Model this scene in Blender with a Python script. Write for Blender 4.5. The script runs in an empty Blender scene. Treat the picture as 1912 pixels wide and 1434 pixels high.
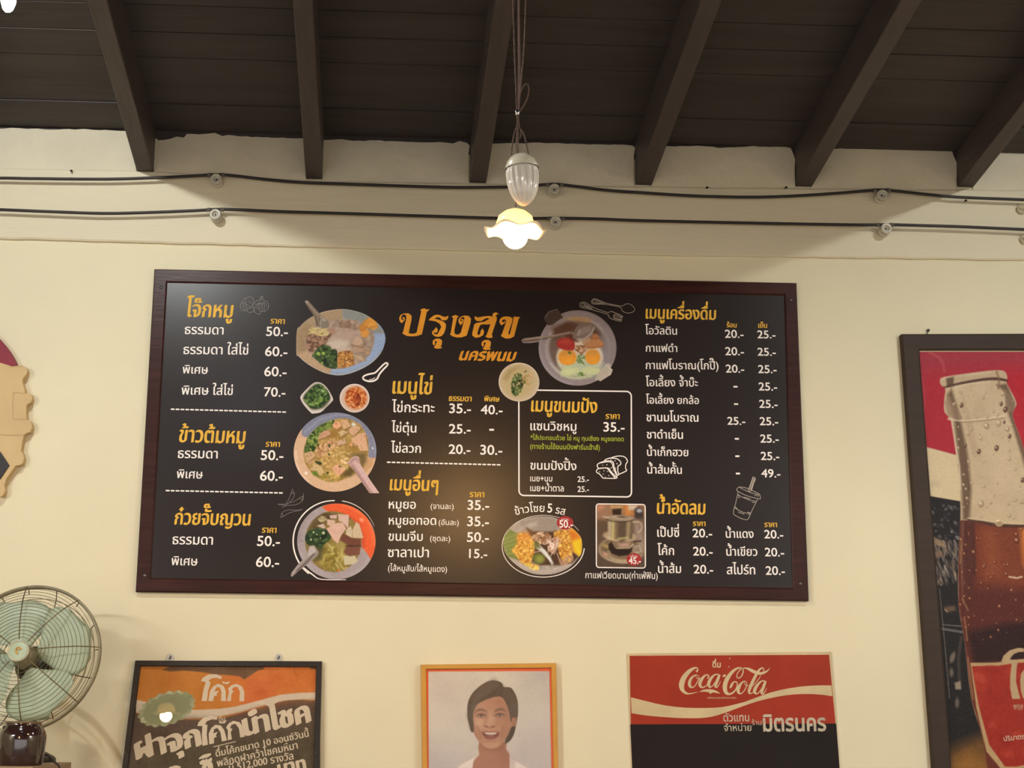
import bpy, bmesh, math, random
import numpy as np
from mathutils import Vector, Matrix
from mathutils.geometry import tessellate_polygon

C = bpy.context.scene.collection
SC = bpy.context.scene
PI = math.pi

# ------------------------------------------------------------------ camera
F = 2800.0                                    # focal length in pixels of the 1912 x 1434 frame
CAMLOC = np.array([0.0, -5.3803, 1.6])
YAW, PITCH, ROLL = 0.0518, 0.2203, 0.0073
_cy, _sy, _cp, _sp = math.cos(YAW), math.sin(YAW), math.cos(PITCH), math.sin(PITCH)
FW = np.array([_sy*_cp, _cy*_cp, _sp]); _r = np.array([_cy, -_sy, 0.0]); _u = np.cross(_r, FW)
RT = math.cos(ROLL)*_r + math.sin(ROLL)*_u
UP = -math.sin(ROLL)*_r + math.cos(ROLL)*_u
cam = bpy.data.cameras.new('camera'); camo = bpy.data.objects.new('camera', cam); C.objects.link(camo)
cam.sensor_fit = 'HORIZONTAL'; cam.sensor_width = 36.0; cam.lens = F/1912*36.0; cam.clip_end = 200
m = Matrix((( RT[0], UP[0], -FW[0], CAMLOC[0]), (RT[1], UP[1], -FW[1], CAMLOC[1]), (RT[2], UP[2], -FW[2], CAMLOC[2]), (0,0,0,1)))
camo.matrix_world = m
SC.camera = camo

# ------------------------------------------------------------------ world, exposure
SC.view_settings.view_transform = 'Standard'; SC.view_settings.look = 'None'
SC.view_settings.exposure = 0.07; SC.view_settings.gamma = 1.0; SC.view_settings.use_curve_mapping = False
try:
    SC.cycles.use_denoising = True
    SC.cycles.max_bounces = 8
    SC.cycles.sample_clamp_indirect = 6.0
except Exception: pass
W = bpy.data.worlds.new('daylight'); SC.world = W; W.use_nodes = True
bg = W.node_tree.nodes['Background']
bg.inputs[0].default_value = (1.0, 1.0, 1.0, 1); bg.inputs[1].default_value = WORLD_E = 2.0
LAMP_COLD = 110.0      # emission of the small cold bulb in view
LAMP_BAY = (92.0, 124.0)   # watts of the two stronger bulbs between the joists, out of view
ADDED_TUBE = 690.0      # emission of the unseen tube lights added to brighten the wall
LAMP_WARM = 1550.0      # emission of the pendant's bulb

# ------------------------------------------------------------------ helpers
def ray(px, py):
    d = FW + RT*((px-956.0)/F) + UP*((717.0-py)/F)
    return d
class Plane:
    def __init__(s, P0, n):
        s.P0 = np.array(P0, float); n = np.array(n, float); s.n = n/np.linalg.norm(n)
        z = np.array([0,0,1.0]); s.up = z - s.n*(z@s.n); s.up /= np.linalg.norm(s.up)
        s.rt = np.cross(s.up, s.n)            # n faces the viewer
    def at(s, px, py, off=0.0):
        d = ray(px, py); P0 = s.P0 + s.n*off
        t = ((P0-CAMLOC)@s.n)/(d@s.n)
        return CAMLOC + d*t
    def grid(s, PX, PY, off=0.0):
        d = FW + RT*((PX[...,None]-956.0)/F) + UP*((717.0-PY[...,None])/F)
        P0 = s.P0 + s.n*off
        t = ((P0-CAMLOC)@s.n)/(d@s.n)
        return CAMLOC + d*t[...,None]
def vplane(y): return Plane((0,y,0), (0,-1,0))
WALL = 0.022
WP = vplane(WALL)

def srgb(c):
    c = np.asarray(c, float)/255.0
    return np.where(c <= 0.04045, c/12.92, ((c+0.055)/1.055)**2.4)
def setp(b, **k):
    for n, v in k.items(): b.inputs[n.replace('_',' ')].default_value = v
def mat(name, col, rough=0.5, metal=0.0, spec=0.5, noise=None, bump=None, emit=None, col2=None, trans=0.0, coat=0.0):
    """procedural material: colour in 0-255 sRGB; noise=(scale, low factor) mottles it; bump=(scale, strength)"""
    M = bpy.data.materials.new(name); M.use_nodes = True
    nt = M.node_tree; b = nt.nodes['Principled BSDF']
    c = list(srgb(col))+[1]
    b.inputs['Base Color'].default_value = c
    b.inputs['Roughness'].default_value = rough; b.inputs['Metallic'].default_value = metal
    b.inputs['Specular IOR Level'].default_value = spec
    if trans: b.inputs['Transmission Weight'].default_value = trans
    if coat: b.inputs['Coat Weight'].default_value = coat; b.inputs['Coat Roughness'].default_value = 0.05
    if emit:
        b.inputs['Emission Color'].default_value = list(srgb(emit[0]))+[1]; b.inputs['Emission Strength'].default_value = emit[1]
    tc = nt.nodes.new('ShaderNodeTexCoord')
    if noise:
        n = nt.nodes.new('ShaderNodeTexNoise'); n.inputs['Scale'].default_value = noise[0]; n.inputs['Detail'].default_value = 6
        mp = nt.nodes.new('ShaderNodeMapping')
        if len(noise) > 2: mp.inputs['Scale'].default_value = noise[2]
        r = nt.nodes.new('ShaderNodeValToRGB')
        c2 = list(srgb(col2))+[1] if col2 is not None else [x*noise[1] for x in c[:3]]+[1]
        r.color_ramp.elements[0].position = 0.35; r.color_ramp.elements[0].color = c2
        r.color_ramp.elements[1].position = 0.65; r.color_ramp.elements[1].color = c
        nt.links.new(tc.outputs['Object'], mp.inputs[0]); nt.links.new(mp.outputs[0], n.inputs['Vector'])
        nt.links.new(n.outputs['Fac'], r.inputs[0]); nt.links.new(r.outputs[0], b.inputs['Base Color'])
    if bump:
        n = nt.nodes.new('ShaderNodeTexNoise'); n.inputs['Scale'].default_value = bump[0]; n.inputs['Detail'].default_value = 5
        mp = nt.nodes.new('ShaderNodeMapping')
        if len(bump) > 2: mp.inputs['Scale'].default_value = bump[2]
        bp = nt.nodes.new('ShaderNodeBump'); bp.inputs['Strength'].default_value = bump[1]; bp.inputs['Distance'].default_value = 0.01
        nt.links.new(tc.outputs['Object'], mp.inputs[0]); nt.links.new(mp.outputs[0], n.inputs['Vector'])
        nt.links.new(n.outputs['Fac'], bp.inputs['Height']); nt.links.new(bp.outputs[0], b.inputs['Normal'])
    return M
def print_mat(name, rough=0.3, spec=0.3):
    M = bpy.data.materials.new(name); M.use_nodes = True; nt = M.node_tree; b = nt.nodes['Principled BSDF']
    a = nt.nodes.new('ShaderNodeAttribute'); a.attribute_name = 'ink'
    nt.links.new(a.outputs['Color'], b.inputs['Base Color'])
    b.inputs['Roughness'].default_value = rough; b.inputs['Specular IOR Level'].default_value = spec
    return M
def glass_mat(name, ior=1.25):
    M = bpy.data.materials.new(name); M.use_nodes = True; nt = M.node_tree
    nt.nodes.remove(nt.nodes['Principled BSDF']); out = nt.nodes['Material Output']
    f = nt.nodes.new('ShaderNodeFresnel'); ge = nt.nodes.new('ShaderNodeNewGeometry')
    mr = nt.nodes.new('ShaderNodeMapRange'); mr.inputs['To Min'].default_value = ior; mr.inputs['To Max'].default_value = 1/ior    # same share on both faces of the pane
    nt.links.new(ge.outputs['Backfacing'], mr.inputs['Value']); nt.links.new(mr.outputs[0], f.inputs[0])
    t = nt.nodes.new('ShaderNodeBsdfTransparent'); g = nt.nodes.new('ShaderNodeBsdfGlossy'); g.inputs['Roughness'].default_value = 0.01
    mx = nt.nodes.new('ShaderNodeMixShader')
    nt.links.new(f.outputs[0], mx.inputs[0]); nt.links.new(t.outputs[0], mx.inputs[1]); nt.links.new(g.outputs[0], mx.inputs[2])
    nt.links.new(mx.outputs[0], out.inputs[0])
    return M

class MB:
    """collects polygons, then links them as ONE mesh object"""
    def __init__(s): s.v = []; s.f = []; s.mi = []
    def add(s, vs, fs, mi=0):
        o = len(s.v); s.v += [tuple(map(float, p)) for p in vs]
        s.f += [tuple(o+i for i in f) for f in fs]; s.mi += [mi]*len(fs)
    def box(s, a, b, mi=0):
        (x0,y0,z0),(x1,y1,z1) = a, b
        s.add([(x0,y0,z0),(x1,y0,z0),(x1,y1,z0),(x0,y1,z0),(x0,y0,z1),(x1,y0,z1),(x1,y1,z1),(x0,y1,z1)],
              [(0,3,2,1),(4,5,6,7),(0,1,5,4),(1,2,6,5),(2,3,7,6),(3,0,4,7)], mi)
    def poly(s, pts, mi=0):
        """flat filled polygon, pts in 3-D"""
        t = tessellate_polygon([[Vector(p) for p in pts]])
        s.add(pts, t, mi)
    def prism(s, pts, dv, mi=0):
        """pts = front outline, dv = vector to the back outline"""
        n = len(pts); pts = [np.array(p, float) for p in pts]; dv = np.array(dv, float)
        t = tessellate_polygon([[Vector(p) for p in pts]])
        bk = [p+dv for p in pts]
        s.add(pts+bk, [tuple(f) for f in t] + [tuple(n+i for i in reversed(f)) for f in t] + [(i,(i+1)%n,n+(i+1)%n,n+i) for i in range(n)], mi)
    def tube(s, pts, r, seg=8, closed=False, mi=0, caps=True):
        P = [np.array(p, float) for p in pts]; n = len(P)
        rs = r if hasattr(r, '__len__') else [r]*n
        T = []
        for i in range(n):
            a = P[(i-1) % n] if (closed or i > 0) else P[i]; b = P[(i+1) % n] if (closed or i < n-1) else P[i]
            t = b-a; T.append(t/(np.linalg.norm(t)+1e-12))
        ref = np.array([0,0,1.0]) if abs(T[0][2]) < 0.9 else np.array([1.0,0,0])
        u = np.cross(T[0], ref); u /= np.linalg.norm(u)
        vs = []
        for i in range(n):
            u = u - T[i]*(u@T[i]); u /= np.linalg.norm(u); w = np.cross(T[i], u)
            for k in range(seg):
                a = 2*PI*k/seg; vs.append(P[i] + (u*math.cos(a)+w*math.sin(a))*rs[i])
        fs = []
        for i in range(n if closed else n-1):
            j = (i+1) % n
            for k in range(seg):
                l = (k+1) % seg; fs.append((i*seg+k, i*seg+l, j*seg+l, j*seg+k))
        if caps and not closed: fs.append(tuple(range(seg-1,-1,-1))); fs.append(tuple((n-1)*seg+k for k in range(seg)))
        s.add(vs, fs, mi)
    def lathe(s, prof, M=None, seg=32, rad=None, mi=0, closed=False):
        """profile [(radius, z)] around local z; M (4x4) places it; rad(a, i) scales the radius"""
        vs = []; n = len(prof)
        for i, (r, z) in enumerate(prof):
            for k in range(seg):
                a = 2*PI*k/seg; q = r*(rad(a, i) if rad else 1.0)
                p = Vector((q*math.cos(a), q*math.sin(a), z)); vs.append(M @ p if M else p)
        fs = []
        for i in range(n if closed else n-1):
            j = (i+1) % n
            for k in range(seg):
                l = (k+1) % seg; fs.append((i*seg+k, i*seg+l, j*seg+l, j*seg+k))
        s.add(vs, fs, mi)
    def build(s, name, mats, parent=None, smooth=False, org=None):
        if org is None: org = np.array(parent['_o']) if parent is not None and '_o' in parent else np.zeros(3)
        me = bpy.data.meshes.new(name)
        me.from_pydata([tuple(np.array(p)-org) for p in s.v], [], s.f)
        for mm in (mats if isinstance(mats, (list, tuple)) else [mats]): me.materials.append(mm)
        me.polygons.foreach_set('material_index', s.mi)
        if smooth: me.polygons.foreach_set('use_smooth', [True]*len(s.f))
        me.update()
        o = bpy.data.objects.new(name, me); C.objects.link(o)
        if parent is not None: o.parent = parent
        else: o.location = org
        o['_o'] = [float(x) for x in org]
        return o
def bevel(o, w, seg=2):
    b = o.modifiers.new('bevel', 'BEVEL'); b.width = w; b.segments = seg; b.limit_method = 'ANGLE'; b.angle_limit = math.radians(40)
def tag(o, label=None, cat=None, group=None, kind=None):
    if label: o['label'] = label
    if cat: o['category'] = cat
    if group: o['group'] = group
    if kind: o['kind'] = kind
    return o
def thing(name, org, label, cat, group=None):
    o = bpy.data.objects.new(name, None); C.objects.link(o); o.empty_display_size = 0.05
    org = [float(x) for x in org]; o.location = org; o['_o'] = org
    return tag(o, label, cat, group)
def rot_to(axis, loc, roll=0.0):
    """matrix whose local z points along axis"""
    q = Vector(axis).to_track_quat('Z', 'Y')
    return Matrix.Translation(Vector(loc)) @ q.to_matrix().to_4x4() @ Matrix.Rotation(roll, 4, 'Z')
def catmull(pts, n=6, closed=False):
    P = [np.array(p, float) for p in pts]; N = len(P); out = []
    for i in range(N if closed else N-1):
        p0 = P[(i-1) % N] if (closed or i > 0) else P[i]; p1 = P[i]; p2 = P[(i+1) % N]; p3 = P[(i+2) % N] if (closed or i+2 < N) else p2
        for k in range(n):
            t = k/n
            out.append(0.5*((2*p1)+(-p0+p2)*t+(2*p0-5*p1+4*p2-p3)*t*t+(-p0+3*p1-3*p2+p3)*t**3))
    if not closed: out.append(P[-1])
    return out

# ---- lettering: outlines of the built-in font, laid out here so that stacked Thai marks sit right
_gl = {}; _adv = {}
def _mesh_of(s, off, res):
    c = bpy.data.curves.new('t', 'FONT'); c.body = s; c.size = 1.0; c.offset = off; c.resolution_u = res; c.fill_mode = 'FRONT'
    o = bpy.data.objects.new('t', c); C.objects.link(o); bpy.context.view_layer.update()
    e = o.evaluated_get(bpy.context.evaluated_depsgraph_get()); me = e.to_mesh()
    vs = [(v.co.x, v.co.y) for v in me.vertices]; fs = [tuple(p.vertices) for p in me.polygons]
    e.to_mesh_clear(); bpy.data.objects.remove(o); bpy.data.curves.remove(c)
    return vs, fs
def _outline(ch, n=4):
    """the glyph's contours, each filled on its own so overlapping strokes stay solid"""
    c = bpy.data.curves.new('t', 'FONT'); c.body = ch; c.size = 1.0
    o = bpy.data.objects.new('t', c); C.objects.link(o); bpy.context.view_layer.update()
    cu = o.to_curve(bpy.context.evaluated_depsgraph_get()); cs = []
    for sp in cu.splines:
        b = sp.bezier_points; P = []
        for k in range(len(b)):
            p0, h0, h1, p1 = b[k].co, b[k].handle_right, b[(k+1) % len(b)].handle_left, b[(k+1) % len(b)].co
            line = ((h0-p0).cross(p1-p0).length < 1e-5 and (h1-p0).cross(p1-p0).length < 1e-5)
            for q in range(1 if line else n):
                t = q/n; p = p0*(1-t)**3 + h0*3*t*(1-t)**2 + h1*3*t*t*(1-t) + p1*t**3
                if not P or abs(p.x-P[-1][0])+abs(p.y-P[-1][1]) > 1e-5: P.append((p.x, p.y))
        if len(P) > 2: cs.append(P)
    o.to_curve_clear(); bpy.data.objects.remove(o); bpy.data.curves.remove(c)
    def area(P): return sum(P[k-1][0]*P[k][1]-P[k][0]*P[k-1][1] for k in range(len(P)))/2
    ar = [area(P) for P in cs]
    if ar and max(ar, key=abs) > 0: cs = [P[::-1] for P in cs]; ar = [-a for a in ar]
    def inside(p, P):
        r = False
        for k in range(len(P)):
            (x0, y0), (x1, y1) = P[k-1], P[k]
            if (y0 > p[1]) != (y1 > p[1]) and p[0] < (x1-x0)*(p[1]-y0)/(y1-y0)+x0: r = not r
        return r
    vs = []; fs = []; lay = []
    for li, (P, a) in enumerate(zip(cs, ar)):
        if a >= 0: continue
        loops = [P]+[H for H, h in zip(cs, ar) if h > 0 and inside(H[0], P)]
        t = tessellate_polygon([[Vector((x, y, 0)) for x, y in L_] for L_ in loops]); base = len(vs)
        for L_ in loops: vs += L_; lay += [li]*len(L_)
        fs += [tuple(base+q for q in f) for f in t]
    return vs, fs, lay
_bar = max(v[0] for v in _mesh_of('|', 0, 2)[0])
UPPER = '\u0e31\u0e34\u0e35\u0e36\u0e37\u0e47\u0e4d'; TONE = '\u0e48\u0e49\u0e4a\u0e4b\u0e4c'; LOWER = '\u0e38\u0e39'; TALL = '\u0e1b\u0e1d\u0e1f'
def glyph(ch, off, res=4):
    k = (ch, off)
    if k not in _gl: _gl[k] = _outline(ch) if ch != ' ' else ([], [], [])
    if ch not in _adv:
        _adv[ch] = 0.0 if ch in UPPER+TONE+LOWER else max(v[0] for v in _mesh_of(ch+'|', 0, 2)[0]) - _bar
    return _gl[k]
def layout(body, off, track=0.0):
    """-> list of (char, verts, faces) with 2-D em coordinates, pen already applied"""
    out = []; pen = 0.0; base = ''; prev = ''
    for i, ch in enumerate(body):
        vs, fs, ly = glyph(ch, off); dx = dy = 0.0
        if ch in UPPER+TONE:
            if base in TALL: dx = -0.13
            if ch in TONE:
                nxt = body[i+1] if i+1 < len(body) else ''
                if prev in UPPER: dy = 0.19
                elif nxt == '\u0e33': dy = 0.17; dx = -0.02
        ty = 1.14 if ch in 'ไใโ' else 1.0
        out.append((ly, [(x+pen+dx, y*ty+dy) for x, y in vs], fs))
        if ch not in UPPER+TONE+LOWER:
            pen += _adv[ch] + track; base = ch
        prev = ch
    return out
def text(name, body, plane, x0, y0, x1, y1, M, parent, off=0.0, lift=0.0006, hs=1.0, shear=0.0, bend=0.0, track=0.0, label=None, nib=None):
    """lettering whose ink runs from pixel (x0,y0) to (x1,y1) along its baseline; hs stretches the height"""
    L = layout(body, 0.0, track)
    xs = [p[0] for _, vs, _ in L for p in vs]; a, b = min(xs), max(xs)
    P0 = plane.at(x0, y0, lift); P1 = plane.at(x1, y1, lift); X = P1-P0; w = np.linalg.norm(X); X = X/w
    Y = np.cross(plane.n, X); sc = w/(b-a)
    mb = MB()
    sh = [(0.0, 0.0)]                         # strokes are thickened by shifted copies: along a broad pen's edge, or all round
    if nib: sh = [(nib[0]*k, nib[1]*k) for k in np.linspace(-1, 1, nib[2])]
    elif off: sh += [(off*math.cos(k*PI/4), off*math.sin(k*PI/4)) for k in range(8)]
    L = [(c, [(x+nx, y+ny) for x, y in vs], fs, j) for j, (nx, ny) in enumerate(sh) for c, vs, fs in L]
    for ly, vs, fs, lay in L:
        pts = []
        for (x, y), l_ in zip(vs, ly):
            u = (x-a)*sc + shear*y*sc*hs; v = y*sc*hs
            if bend:
                t = u/w; v = v + bend*w*4*t*(1-t); u = u - (y*sc*hs)*bend*4*(1-2*t)
            pts.append(P0 + X*u + Y*v + plane.n*(lay*1.2e-5+l_*3e-6))
        mb.add(pts, fs)
    o = mb.build(name, M, parent)
    if label: o['label'] = label
    return o
def ribbons(mb, plane, lines, T, w, lift=0.0006, closed=False, smooth=4, mi=0):
    """printed outlines: lines are lists of crop points (x, y[, width]); T = (ox, oy, k)"""
    ox, oy, k = T
    for li, ln in enumerate(lines):
        lf = lift + 1.5e-5*li
        pts = [tuple(p)+((w,) if len(p) == 2 else ()) for p in ln]
        if smooth > 1 and len(pts) > 2: pts = [tuple(p) for p in catmull(pts, smooth)]
        n = len(pts); L = []; R = []
        for i, (x, y, ww) in enumerate(pts):
            a = pts[max(i-1,0)]; b = pts[min(i+1,n-1)]
            dx, dy = b[0]-a[0], b[1]-a[1]; d = math.hypot(dx, dy)+1e-9
            nx, ny = -dy/d*ww/2, dx/d*ww/2
            L.append(plane.at(ox+(x+nx)/k, oy+(y+ny)/k, lf)); R.append(plane.at(ox+(x-nx)/k, oy+(y-ny)/k, lf))
        mb.add(L+R, [t for i in range(n-1) for t in ((i, n+i, i+1), (i+1, n+i, n+i+1))], mi)
def polypx(mb, plane, pts, T=(0,0,1), lift=0.0005, mi=0, smooth=0):
    ox, oy, k = T
    if smooth: pts = catmull(pts, smooth, True)
    mb.poly([plane.at(ox+p[0]/k, oy+p[1]/k, lift) for p in pts], mi)

# ---- printed pictures: a fine sheet of coloured ink, painted shape by shape
class Ink:
    def __init__(s, box, T, ss=1.25):
        x0, y0, x1, y1 = box; s.ox, s.oy, s.k = T
        nx = int((x1-x0)*ss)+1; ny = int((y1-y0)*ss)+1
        s.px = np.linspace(x0, x1, nx); s.py = np.linspace(y0, y1, ny)
        s.u = (s.px-s.ox)*s.k; s.v = (s.py-s.oy)*s.k
        s.img = np.zeros((ny, nx, 3)); s.sd = np.full((ny, nx), 1e9)
        s.rng = np.random.default_rng(int(x0*7+y0))
    def win(s, a0, b0, a1, b1):
        i0, i1 = np.searchsorted(s.u, [a0, a1]); j0, j1 = np.searchsorted(s.v, [b0, b1])
        return slice(j0, j1), slice(i0, i1)
    def put(s, w, cov, col, a, mk):
        c = cov*a
        if mk is not None: c = c*mk[w]
        s.img[w] = s.img[w]*(1-c[...,None]) + np.asarray(col, float)*c[...,None]
    def sdell(s, w, cx, cy, rx, ry, rot):
        X = s.u[w[1]][None,:]-cx; Y = s.v[w[0]][:,None]-cy
        c, q = math.cos(rot), math.sin(rot); A = (X*c+Y*q)/rx; B = (-X*q+Y*c)/ry
        return (np.sqrt(A*A+B*B)-1)*min(rx, ry)
    def ell(s, cx, cy, rx, ry, col, rot=0.0, soft=1.3, a=1.0, mk=None):
        sf = soft*s.k; R = max(rx, ry)+sf
        w = s.win(cx-R, cy-R, cx+R, cy+R); d = s.sdell(w, cx, cy, rx, ry, rot)
        s.put(w, np.clip(0.5-d/sf, 0, 1), col, a, mk)
    def sdpoly(s, w, pts):
        X = s.u[w[1]][None,:]; Y = s.v[w[0]][:,None]
        P = np.array(pts, float); d = np.full((Y.shape[0], X.shape[1]), 1e18); ins = np.zeros(d.shape, bool)
        n = len(P)
        for i in range(n):
            x0, y0 = P[i]; x1, y1 = P[(i+1) % n]; ex, ey = x1-x0, y1-y0
            wx, wy = X-x0, Y-y0; t = np.clip((wx*ex+wy*ey)/(ex*ex+ey*ey+1e-12), 0, 1)
            d = np.minimum(d, (wx-ex*t)**2+(wy-ey*t)**2)
            if y0 != y1:
                c = (Y >= min(y0,y1)) & (Y < max(y0,y1)); xx = x0+(Y-y0)*ex/ey
                ins ^= c & (X < xx)
        d = np.sqrt(d); return np.where(ins, -d, d)
    def poly(s, pts, col, soft=1.3, a=1.0, mk=None, sm=0):
        if sm: pts = catmull(pts, sm, True)
        P = np.array(pts, float); sf = soft*s.k
        w = s.win(P[:,0].min()-sf, P[:,1].min()-sf, P[:,0].max()+sf, P[:,1].max()+sf)
        s.put(w, np.clip(0.5-s.sdpoly(w, P)/sf, 0, 1), col, a, mk)
    def line(s, pts, wd, col, soft=1.2, a=1.0, mk=None, sm=0):
        pts = [tuple(p)+((wd,) if len(p) == 2 else ()) for p in pts]
        if sm: pts = [tuple(p) for p in catmull(pts, sm)]
        P = np.array(pts, float); sf = soft*s.k; m_ = P[:,2].max()+sf
        w = s.win(P[:,0].min()-m_, P[:,1].min()-m_, P[:,0].max()+m_, P[:,1].max()+m_)
        X = s.u[w[1]][None,:]; Y = s.v[w[0]][:,None]; d = np.full((Y.shape[0], X.shape[1]), 1e9)
        for i in range(len(P)-1):
            x0, y0, w0 = P[i]; x1, y1, w1 = P[i+1]; ex, ey = x1-x0, y1-y0
            t = np.clip(((X-x0)*ex+(Y-y0)*ey)/(ex*ex+ey*ey+1e-9), 0, 1)
            d = np.minimum(d, np.hypot(X-x0-ex*t, Y-y0-ey*t)-(w0+(w1-w0)*t)/2)
        s.put(w, np.clip(0.5-d/sf, 0, 1), col, a, mk)
    def mask(s, pts, soft=1.3, sm=0):
        if sm: pts = catmull(pts, sm, True)
        w = (slice(0, len(s.v)), slice(0, len(s.u)))
        return np.clip(0.5-s.sdpoly(w, pts)/(soft*s.k), 0, 1)
    def mell(s, cx, cy, rx, ry, rot=0.0, soft=1.3):
        w = (slice(0, len(s.v)), slice(0, len(s.u)))
        return np.clip(0.5-s.sdell(w, cx, cy, rx, ry, rot)/(soft*s.k), 0, 1)
    def scat(s, n, mk, cols, r0, r1, asp=2.0, a=0.9, rot=None, soft=1.0, jit=14):
        """n little flecks where mk is set"""
        jj, ii = np.nonzero(mk > 0.5)
        if not len(jj): return
        for _ in range(n):
            q = s.rng.integers(len(jj)); r = s.rng.uniform(r0, r1); c = np.array(cols[s.rng.integers(len(cols))], float)+s.rng.normal(0, jit)
            th = s.rng.uniform(0, PI) if rot is None else rot+s.rng.normal(0, 0.25)
            s.ell(s.u[ii[q]], s.v[jj[q]], r*asp**.5, r/asp**.5, np.clip(c, 0, 255), th, soft, a, mk)
    def fbm(s, scale, amp, mk=None):
        """soft mottling of the ink; scale in pixels"""
        ny, nx, _ = s.img.shape; out = np.zeros((ny, nx))
        for o in range(3):
            st = max(scale/2**o, 1.0)
            gx = int((s.px[-1]-s.px[0])/st)+3; gy = int((s.py[-1]-s.py[0])/st)+3
            g = s.rng.normal(0, 1, (gy, gx))
            fx = (s.px-s.px[0])/st; fy = (s.py-s.py[0])/st
            i = np.minimum(fx.astype(int), gx-2); j = np.minimum(fy.astype(int), gy-2); tx = fx-i; ty = fy-j
            tx = tx*tx*(3-2*tx); ty = (ty*ty*(3-2*ty))[:,None]
            A = g[j][:,i]; B = g[j][:,i+1]; D = g[j+1][:,i]; E_ = g[j+1][:,i+1]
            out += ((A*(1-tx)+B*tx)*(1-ty) + (D*(1-tx)+E_*tx)*ty)/2**o
        if mk is not None: out = out*mk
        s.img += out[...,None]*amp
    def edge(s, pts=None, ellp=None, sm=0):
        """adds a piece to the printed outline"""
        w = (slice(0, len(s.v)), slice(0, len(s.u)))
        if ellp: d = s.sdell(w, *ellp)
        else: d = s.sdpoly(w, catmull(pts, sm, True) if sm else pts)
        s.sd = np.minimum(s.sd, d/s.k)
    def build(s, name, plane, M, parent, lift=0.0005, haze=0.0, label=None):
        ny, nx = s.sd.shape
        if s.sd.min() > 1e8: s.sd[:] = -1
        PX, PY = np.meshgrid(s.px, s.py); sd = s.sd
        gy, gx = np.gradient(sd, s.py, s.px); g2 = np.maximum(gx*gx+gy*gy, 0.2)
        out = (sd > 0) & (sd < 4)
        PX = np.where(out, PX-sd*gx/g2, PX); PY = np.where(out, PY-sd*gy/g2, PY)
        ins = sd <= 0
        cell = ins[:-1,:-1] | ins[1:,:-1] | ins[:-1,1:] | ins[1:,1:]
        idx = -np.ones((ny, nx), int); use = np.zeros((ny, nx), bool)
        use[:-1,:-1] |= cell; use[1:,:-1] |= cell; use[:-1,1:] |= cell; use[1:,1:] |= cell
        idx[use] = np.arange(use.sum())
        P = plane.grid(PX, PY, lift)[use] - np.array(parent['_o'])
        j, i = np.nonzero(cell)
        Fc = np.stack([idx[j,i], idx[j+1,i], idx[j+1,i+1], idx[j,i+1]], 1)
        me = bpy.data.meshes.new(name); nv = len(P); nf = len(Fc)
        me.vertices.add(nv); me.vertices.foreach_set('co', P.astype(np.float32).ravel())
        me.loops.add(nf*4); me.loops.foreach_set('vertex_index', Fc.astype(np.int32).ravel())
        me.polygons.add(nf); me.polygons.foreach_set('loop_start', np.arange(0, nf*4, 4, dtype=np.int32))
        me.update(calc_edges=True); me.validate()
        ca = me.color_attributes.new('ink', 'FLOAT_COLOR', 'POINT')
        col = np.clip(srgb(np.clip(s.img, 0, 255))[use]-haze, 0.002, 0.9)
        ca.data.foreach_set('color', np.concatenate([col, np.ones((nv,1))], 1).astype(np.float32).ravel())
        me.materials.append(M)
        o = bpy.data.objects.new(name, me); C.objects.link(o); o.parent = parent; o['_o'] = list(parent['_o'])
        if label: o['label'] = label
        return o

def frame_mesh(mb, plane, outer, inner, depth, bev=0.003, lip=0.004, mi=0):
    """picture frame swept with mitres; outer/inner = 4 pixel corners TL TR BR BL on the frame's front plane"""
    O = [plane.at(*p) for p in outer]; I = [plane.at(*p) for p in inner]; n = plane.n
    prof = [(0,-depth),(0,-bev),(0.08,0),(0.90,0),(1.0,-bev),(1.0,-depth)]
    vs = []
    for k in range(4):
        for t, h in prof: vs.append(O[k]*(1-t)+I[k]*t+n*h)
    m_ = len(prof); fs = []
    for k in range(4):
        l = (k+1) % 4
        for i in range(m_): fs.append((k*m_+i, k*m_+(i+1) % m_, l*m_+(i+1) % m_, l*m_+i))
    mb.add(vs, fs, mi)
def slab(mb, plane, corners, front, back, mi=0):
    """flat sheet between two offsets of the plane; corners in pixels on the plane itself"""
    P = [plane.at(*p) for p in corners]
    mb.prism([p+plane.n*front for p in P], plane.n*(back-front), mi)
# ================================================================== the room
M_wall = mat('cream_plaster', (226,216,186), 0.7, noise=(1.3,0.93), bump=(9,0.22), spec=0.25)
M_plaster = mat('rough_cream_plaster', (222,211,188), 0.75, noise=(5,0.9), bump=(22,0.55), spec=0.2)
M_beam = mat('cream_painted_timber', (223,212,186), 0.6, noise=(2.0,0.93,(0.3,1,2)), bump=(14,0.22,(0.25,1,3)), spec=0.3)
M_ceil = mat('dark_brown_boards', (72,64,63), 0.55, noise=(3,0.75,(0.4,4,1)), bump=(6,0.35,(0.6,6,1)), spec=0.3)
M_joist = mat('dark_brown_joist_paint', (80,70,69), 0.5, noise=(4,0.8,(6,0.5,6)), bump=(10,0.25,(6,0.4,6)), spec=0.35)
M_floor = mat('grey_cement_floor', (120,108,92), 0.6, noise=(2,0.85))

# direction of the sloping roof, per metre out from the wall towards the viewer
_d = ray(677, 1776); RD = -_d/_d[1]                    # y = -1
zc0 = WP.at(956, 264)[2]                               # where the boards meet the wall
zj0 = WP.at(1040, 343)[2]                              # underside of the joists at the wall
ztop = zc0 + 0.25
ROOM_X0, ROOM_X1, ROOM_Y = -4.4, 4.8, -9.0

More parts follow.
